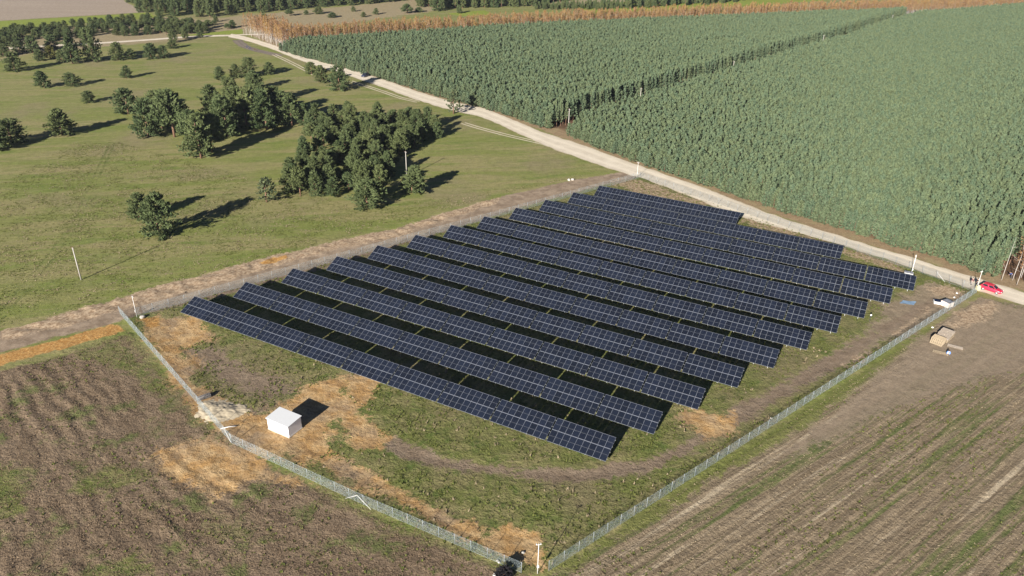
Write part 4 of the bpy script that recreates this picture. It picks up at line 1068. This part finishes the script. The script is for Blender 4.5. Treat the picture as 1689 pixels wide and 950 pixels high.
# roll of fence mesh
x0, y0 = at(325, 661.5); x1, y1 = at(347.5, 654)
root = empty('mesh_roll', ((x0+x1)/2, (y0+y1)/2, .36), math.atan2(y1-y0, x1-x0)); L = math.hypot(x1-x0, y1-y0)
m = MB(); m.tube([(-L/2, 0, 0), (L/2, 0, 0)], .36, 18); m.build('roll', simple('dark_netting', (.10, .09, .085), .8), root)
for k in range(13):
    m = MB(); xx = -L/2 + .06 + k*(L-.12)/12
    m.tube([(xx, .385*math.cos(t*math.pi/9), .385*math.sin(t*math.pi/9)) for t in range(19)], .026, 5); m.build('band', simple('grey_wire', (.40, .38, .37), .6) if k == 0 else bpy.data.materials['grey_wire'], root)
tag(root, 'grey roll of fence mesh lying at the edge of the pale sand heap', 'roll')
x0, y0 = at(364, 708); x1, y1 = at(390, 703.5)
m = MB(); m.tube([(x0, y0, .10), ((x0+x1)/2, (y0+y1)/2 + .1, .13), (x1, y1, .09)], .075, 8); tag(m.build('pipe', M_WHITE), 'white pipe lying on the sand behind the fence corner', 'pipe')
# blue sheet
cs = [np.array(at(*p)) for p in ((1483, 501), (1489, 496.5), (1511, 498.5), (1507, 504))]
n = 14; V = []
for j in range(n):
    for i in range(n):
        s_, t_ = i/(n-1), j/(n-1); p = (cs[0]*(1-s_) + cs[3]*s_)*(1-t_) + (cs[1]*(1-s_) + cs[2]*s_)*t_
        V.append((p[0], p[1], gz(*p) + .06 + .16*float(fbm(np.array([p[0]*1.6]), np.array([p[1]*1.6]), 77)[0])))
ii = np.arange(n*n).reshape(n, n); F = np.stack([ii[:-1, :-1], ii[:-1, 1:], ii[1:, 1:], ii[1:, :-1]], -1).reshape(-1, 4)
tag(link('plastic_sheet', mesh_np('plastic_sheet', V, F, simple('blue_plastic', (.20, .30, .42), .4), smooth=True)), 'crumpled pale blue plastic sheet on the ground at a row end', 'plastic sheet')

# crates and cabinets by the back corner
def cabinet(u, v, size, rz, label, parts, cat='cabinet', name='cabinet'):
    x, y = at(u, v); root = empty(name, (x, y, 0), rz); w, d, h = size
    body_m, top_m, nsplit = parts
    m = MB(); m.box((0, 0, h/2 + .10), (w, d, h - .10)); m.build('body', body_m, root, bevel=.015)
    m = MB()
    for sx in (-1, 1): m.box((sx*(w/2-.15), 0, .045), (.12, d*.94, .10))
    m.build('skid', M_WOOD, root)
    for k in range(nsplit):
        ww = (w - .10)/nsplit
        m = MB(); m.box((-w/2 + .05 + ww*(k+.5), 0, h + .078), (ww - .07, d - .10, .05)); m.build('lid', top_m, root, bevel=.008)
    return tag(root, label, cat)
M_WOOD = simple('pale_wood', (.27, .215, .145), .8, .25, 3); M_WOODG = simple('weathered_wood', (.33, .28, .23), .85, .25, 3)
M_CARD = simple('pale_card', (.70, .60, .52), .8, .06); M_GREYTOP = simple('grey_lid', (.20, .21, .24), .4, .1); M_NAVY = simple('navy_glass', (.012, .018, .045), .15, .1)
cabinet(1497, 457.5, (1.75, 1.25, 1.15), ROWAZ, 'white cabinet with a grey two part lid behind the right row end', (M_WHITE, M_GREYTOP, 2))
cabinet(1545.5, 501, (1.45, 1.1, .62), R(-16), 'low white crate topped by dark blue panels near the back corner', (M_WHITE, M_NAVY, 1), 'crate', 'crate')
cabinet(1561, 505, (1.75, 1.7, 1.10), R(28), 'pale crate with a grey top beside the low blue topped crate', (M_CARD, M_GREYTOP, 2), 'crate', 'crate')
x, y = at(1612, 478)
root = empty('plastic_tank', (x, y, 0), R(-30))
m = MB(); m.box((0, 0, .58), (.95, .8, .92)); m.build('tank', simple('pale_yellow_plastic', (.68, .60, .26), .5), root, bevel=.09)
m = MB(); m.box((0, 0, .06), (1.05, .9, .12)); m.build('pallet_base', M_WOODG, root)
m = MB(); m.tube([(0, 0, 1.03), (0, 0, 1.12)], .13, 12); m.build('cap', M_WHITE, root)
tag(root, 'pale yellow plastic tank at the fence corner next to the red car', 'tank')
for k, (u, v) in enumerate(((1574, 491), (1578, 484), (1538, 540.5))): stone(u, v, .22, ('small white lump just right of the pale crate by the fence', 'small white lump at the corner end of the long fence', 'small white lump beneath the fence above the pallets')[k], 20+k, M_WHITE)

def pallet_mesh(L=2.2, W=1.15, T=.13, m_=None, nb=7):
    m = MB()
    for k in range(nb): m.box((0, -W/2 + .06 + k*(W-.12)/(nb-1), T - .011), (L, .115, .022))
    for k in range(3): m.box((-L/2 + .06 + k*(L-.12)/2, 0, T - .022 - .042), (.10, W, .082))
    for k in range(3): m.box((0, -W/2 + .06 + k*(W-.12)/2, .012), (L, .10, .022))
    return m.mesh('pallet', m_ or M_WOOD)
PAL = pallet_mesh(); PALG = pallet_mesh(m_=M_WOODG); PALV = pallet_mesh(1.2, 2.1, .13, None, 7)
pc = np.array(at(1553, 569)); PA = R(-46); pd = np.array((math.cos(PA), math.sin(PA))); pe = np.array((-pd[1], pd[0]))
# one leaning row of pallets on edge, and two flat stacks behind it
for k in range(9):
    p = np.array(at(1541.5, 568)) + pd*.15 + pe*(.22 + k*.19)
    o = link('pallet', PALV, None, (p[0], p[1], .58), (Matrix.Rotation(PA, 3, 'Z') @ Matrix.Rotation(R(72), 3, 'X') @ Matrix.Rotation(R(90), 3, 'Z')).to_euler()); tag(o, 'pale wooden pallet leaning on edge at the front of the pallet pile', 'pallet', 'pallets leaning on edge')
for sidx, (dv, n, lab) in enumerate(((2.75, 6, 'lowest flat stack, next to the leaning pallets'), (4.0, 7, 'middle flat stack of the pile'), (5.25, 8, 'highest flat stack, farthest from the leaning pallets'))):
    base = np.array(at(1541.5, 568)) + pd*.3 + pe*dv
    for k in range(n):
        o = link('pallet', PALG if k >= n-2 else PAL, None, (base[0] + rnd.uniform(-.05, .05), base[1] + rnd.uniform(-.05, .05), .005 + k*.135), (0, 0, PA + rnd.uniform(-.03, .03)))
        tag(o, 'wooden pallet in the ' + lab, 'pallet', 'pallets in the ' + lab.split(',')[0])
for (u, v, a, lab) in ((1551, 582, -30, 'single pallet lying flat in front of the crouching person'), (1575, 572.5, -30, 'single weathered pallet lying flat right of the pallet pile')):
    x, y = at(u, v); o = link('pallet', PALG if u > 1560 else PAL, None, (x, y, gz(x, y) + .03), (0, 0, R(a))); o.scale = (1.15, .8, 1); tag(o, lab, 'pallet')

# ------------------------------------------------------------------ cars
def car(x, y, head, paint, label, L=4.25, W=1.74, H=1.48):
    root = empty('parked_car', (x, y, .03), head)
    hw = W/2
    # lower body: sections from rear (-L/2) to front, each (x, z bottom, z belt, half width)
    sec = [(-.50, .42, .70, .80), (-.485, .30, .92, .90), (-.40, .22, .97, .98), (-.15, .20, .95, 1.0), (.15, .20, .93, 1.0), (.28, .20, .90, .99), (.40, .22, .80, .94), (.475, .30, .70, .84), (.50, .40, .56, .74)]
    m = MB(); vs = []
    for fx, zb, zt, w in sec:
        xx = fx*L; ww = hw*w
        vs += [(xx, -ww*.92, zb), (xx, -ww, zb + (zt-zb)*.35), (xx, -ww*.97, zt - .05), (xx, -ww*.86, zt), (xx, 0, zt + .03), (xx, ww*.86, zt), (xx, ww*.97, zt - .05), (xx, ww, zb + (zt-zb)*.35), (xx, ww*.92, zb)]
    fs = [(i*9+k, i*9+(k+1) % 9, (i+1)*9+(k+1) % 9, (i+1)*9+k) for i in range(len(sec)-1) for k in range(9)]
    fs = [tuple(reversed(f)) for f in fs] + [tuple(range(9)), tuple(reversed(range((len(sec)-1)*9, len(sec)*9)))]
    m.add(vs, fs, 0, True)
    # cabin with painted roof and pillars
    x0, x1, x2, x3 = -.46*L, -.36*L, .06*L, .25*L; zb = .93
    bw, tw = hw*.90, hw*.70
    lo = [(x0, -bw, zb), (x3, -bw, zb-.03), (x3, bw, zb-.03), (x0, bw, zb)]; hi = [(x1, -tw, H-.04), (x2, -tw, H), (x2, tw, H), (x1, tw, H-.04)]
    m.hexa(lo, hi, 0)
    body = m.build('body', paint, root)
    lo = [Vector(v) for v in lo]; hi = [Vector(v) for v in hi]
    def pane(a, b, c, d, name, ins=.10, n=1):
        for k in range(n):
            a1, b1 = a + (b-a)*k/n, a + (b-a)*(k+1)/n; d1, c1 = d + (c-d)*k/n, d + (c-d)*(k+1)/n
            ctr = (a1+b1+c1+d1)/4; nn = (b1-a1).cross(d1-a1).normalized()*.008
            mm = MB(); mm.add([p + (ctr-p)*ins*1.4 + nn for p in (a1, b1, c1, d1)], [(0, 1, 2, 3)]); mm.build(name, M_CARGLASS, root)
    pane(lo[1], lo[2], hi[2], hi[1], 'windshield'); pane(lo[3], lo[0], hi[0], hi[3], 'rear_window')
    pane(lo[0], lo[1], hi[1], hi[0], 'side_window', .12, 2); pane(lo[2], lo[3], hi[3], hi[2], 'side_window', .12, 2)
    for sx in (-.31, .31):
        for sy in (-1, 1):
            mm = MB(); mm.tube([(sx*L, sy*(hw-.19), .31), (sx*L, sy*(hw+.005), .31)], .31, 20); w_ = mm.build('wheel', M_TYRE, root)
            mm = MB(); mm.tube([(sx*L, sy*(hw-.02), .31), (sx*L, sy*(hw+.018), .31)], .19, 14); mm.build('rim', M_STEEL, w_)
    for sy in (-1, 1):
        mm = MB(); mm.box((.470*L, sy*hw*.60, .63), (.16, .34, .13), 0, Matrix.Rotation(-sy*.35, 3, 'Z')); mm.build('headlight', M_LAMP, root, bevel=.03)
        mm = MB(); mm.box((-.487*L, sy*hw*.72, .80), (.10, .22, .20)); mm.build('tail_light', M_TAIL, root, bevel=.02)
        mm = MB(); mm.box((.17*L, sy*(hw+.07), 1.0), (.12, .20, .13)); mm.build('mirror', paint, root, bevel=.03)
    mm = MB(); mm.box((.497*L, 0, .40), (.05, 1.0, .16)); mm.build('grille', M_TYRE, root)
    mm = MB(); mm.box((-.502*L, 0, .58), (.02, .50, .11)); mm.build('number_plate', M_WHITE, root)
    return tag(root, label, 'car')
def paint(name, col):
    t = NT(name); t.bsdf(col, .35, Coat_Weight=.8, Coat_Roughness=.06); return t.m
M_CARGLASS = NT('car_glass'); M_CARGLASS.bsdf((.015, .018, .022), .05, Specular_IOR_Level=.7); M_CARGLASS = M_CARGLASS.m
M_TYRE = simple('tyre_rubber', (.02, .02, .02), .85); M_LAMP = simple('lamp_glass', (.75, .76, .78), .15, .02); M_TAIL = simple('tail_lamp', (.30, .015, .015), .25, .05)
x, y = at(1634, 480); car(x, y, R(-46.5), paint('red_paint', (.56, .012, .050)), 'red hatchback parked on the road beside the fence corner')
x, y = at(602.5, 126.5); car(x, y, R(-118), paint('dark_blue_paint', (.028, .035, .075)), 'dark blue car on the far dirt road by the plantation edge', 4.3, 1.78, 1.5)

# ------------------------------------------------------------------ people
M_SKIN = simple('skin', (.50, .32, .24), .6, .05); 
def skin_obj(name, J, E_, mat, parent, root_i=0, sub=1):
    me = bpy.data.meshes.new(name); me.from_pydata([j[0] for j in J], E_, []); me.materials.append(mat)
    o = link(name, me, parent); 
    sk = o.modifiers.new('skin', 'SKIN'); sk.use_smooth_shade = True
    lay = me.skin_vertices[0].data if me.skin_vertices else None
    if lay is None:
        bm = bmesh.new(); bm.from_mesh(me); bm.verts.layers.skin.verify(); bm.to_mesh(me); bm.free(); lay = me.skin_vertices[0].data
    for i, j in enumerate(J):
        r_ = j[1]; lay[i].radius = r_ if isinstance(r_, tuple) else (r_, r_); lay[i].use_root = (i == root_i)
    ss = o.modifiers.new('smooth', 'SUBSURF'); ss.levels = sub; ss.render_levels = sub
    return o
POSES = {
 'stand': dict(pel=(0, 0, .96), ch=(0, .01, 1.28), ns=(0, 0, 1.44), nk=(0, .01, 1.52), hd=(0, .03, 1.64), tp=(0, .02, 1.73), sh=(.19, 0, 1.40), el=(.25, -.03, 1.13), wr=(.23, .12, .90), hp=(.09, 0, .90), kn=(.10, .03, .50), an=(.10, 0, .09), to=(.12, .17, .04)),
 'bend': dict(pel=(0, -.10, .92), ch=(0, .14, 1.14), ns=(0, .30, 1.23), nk=(0, .37, 1.26), hd=(0, .48, 1.31), tp=(0, .55, 1.36), sh=(.19, .27, 1.20), el=(.22, .32, .93), wr=(.16, .46, .74), hp=(.09, -.10, .87), kn=(.11, .05, .49), an=(.11, -.04, .09), to=(.13, .13, .04)),
 'crouch': dict(pel=(0, -.16, .36), ch=(0, .08, .62), ns=(0, .17, .76), nk=(0, .21, .83), hd=(0, .28, .92), tp=(0, .30, 1.01), sh=(.19, .15, .72), el=(.28, .30, .50), wr=(.17, .50, .34), hp=(.10, -.14, .34), kn=(.19, .24, .46), an=(.15, -.06, .09), to=(.18, .12, .04))}
def person(u, v, face, pose, top, legs, hair, label):
    x, y = at(u, v); root = empty('person', (x, y, gz(x, y) + .03), face); p = POSES[pose]
    def mir(k, s): q = p[k]; return (q[0]*s, q[1], q[2])
    J = [(p['pel'], (.15, .10)), (p['ch'], (.16, .11)), (p['ns'], (.11, .08)), (p['nk'], .055), (p['hd'], (.088, .10)), (p['tp'], (.06, .07))]
    E_ = [(0, 1), (1, 2), (2, 3), (3, 4), (4, 5)]
    for s in (-1, 1):
        b = len(J); J += [(mir('sh', s), .062), (mir('el', s), .046), (mir('wr', s), .032)]; E_ += [(2, b), (b, b+1), (b+1, b+2)]
        e, w = Vector(mir('el', s)), Vector(mir('wr', s)); d = (w-e).normalized(); sd = Vector((1, 0, 0)).cross(d).normalized()
        pb = w + d*.08; J.append((tuple(pb), (.040, .020))); E_.append((b+2, b+3))
        for k, (off, ln) in enumerate(((-.030, .070), (-.010, .082), (.010, .078), (.030, .062))):
            f = len(J); r0 = pb + sd*off + d*.02; J += [(tuple(r0), .009), (tuple(r0 + d*ln*.5), .0085), (tuple(r0 + d*ln*.85 + Vector((-s*.02, .012, 0))), .007)]; E_ += [(b+3, f), (f, f+1), (f+1, f+2)]
        f = len(J); t0 = w + d*.04 + sd*.035; J += [(tuple(t0), .011), (tuple(t0 + d*.045 + sd*.025), .009)]; E_ += [(b+3, f), (f, f+1)]
        b = len(J); J += [(mir('hp', s), .085), (mir('kn', s), .060), (mir('an', s), .042), (mir('to', s), .036)]; E_ += [(0, b), (b, b+1), (b+1, b+2), (b+2, b+3)]
    f = len(J); hd = Vector(p['hd']); fw = Vector((0, 1, -.1)); J.append((tuple(hd + fw*.10), .014)); E_.append((4, f))
    skin_obj('body', J, E_, M_SKIN, root)
    c = .022
    J = [(p['pel'], (.165+c, .12+c)), (p['ch'], (.17+c, .12+c)), (p['ns'], (.12+c, .09+c))]; E_ = [(0, 1), (1, 2)]
    for s in (-1, 1):
        b = len(J); J += [(mir('sh', s), .068+c), (mir('el', s), .052+c), (mir('wr', s), .042+c)]; E_ += [(2, b), (b, b+1), (b+1, b+2)]
    skin_obj('jacket', J, E_, top, root)
    J = [(tuple(Vector(p['pel']) + Vector((0, 0, .02))), (.15+c, .10+c))]; E_ = []
    for s in (-1, 1):
        b = len(J); J += [(mir('hp', s), .090+c), (mir('kn', s), .066+c), (tuple(Vector(mir('an', s)) + Vector((0, 0, .03))), .052+c)]; E_ += [(0, b), (b, b+1), (b+1, b+2)]
    skin_obj('trousers', J, E_, legs, root)
    for s in (-1, 1):
        a = Vector(mir('an', s)); t = Vector(mir('to', s)); m = MB(); m.tube([a + Vector((0, -.07, -.045)), a + Vector((0, 0, -.02)), (a+t)/2, t], [.05, .062, .055, .045], 8); m.build('shoe', M_TYRE, root)
    bm = bmesh.new(); bmesh.ops.create_uvsphere(bm, u_segments=12, v_segments=8, radius=.122); 
    bmesh.ops.delete(bm, geom=[q for q in bm.verts if q.co.z < -.01 and q.co.y > -.02], context='VERTS')
    me = bpy.data.meshes.new('hair'); bm.to_mesh(me); bm.free(); me.materials.append(hair); link('hair', me, root, hd + Vector((0, -.012, .035)))
    return tag(root, label, 'person')
M_BLK = simple('black_cloth', (.016, .016, .02), .9); M_JEANS = simple('grey_trousers', (.06, .06, .075), .9); M_HAIR = simple('dark_hair', (.015, .012, .01), .7)
person(1602, 470, R(120), 'stand', simple('maroon_cloth', (.09, .035, .045), .9), simple('pale_trousers', (.28, .25, .23), .9), M_HAIR, 'person in a maroon jacket standing on the road left of the red car')
person(1610, 471, R(170), 'stand', M_BLK, M_JEANS, M_HAIR, 'person in black standing on the road nearest the red car')
person(1667, 459, R(60), 'bend', simple('blue_cloth', (.035, .075, .22), .9), M_JEANS, M_HAIR, 'person in a dark blue jacket bending among the birches at the right')
person(1564, 585, R(140), 'crouch', simple('bright_blue_cloth', (.11, .27, .70), .85), simple('white_trousers', (.66, .66, .66), .9), M_HAIR, 'person in bright blue crouching beside a flat pallet')

# ------------------------------------------------------------------ air
hz = MB(); hz.box((0, 3000, 39.5), (9000, 9000, 83)); t = NT('haze_air')
v = t.n('ShaderNodeVolumePrincipled', {'Color': (.80, .88, 1.0), 'Density': .00007, 'Anisotropy': .2})
t.t.links.new(v.outputs[0], t.out.inputs['Volume'])
tag(hz.build('haze', t.m), kind='stuff')
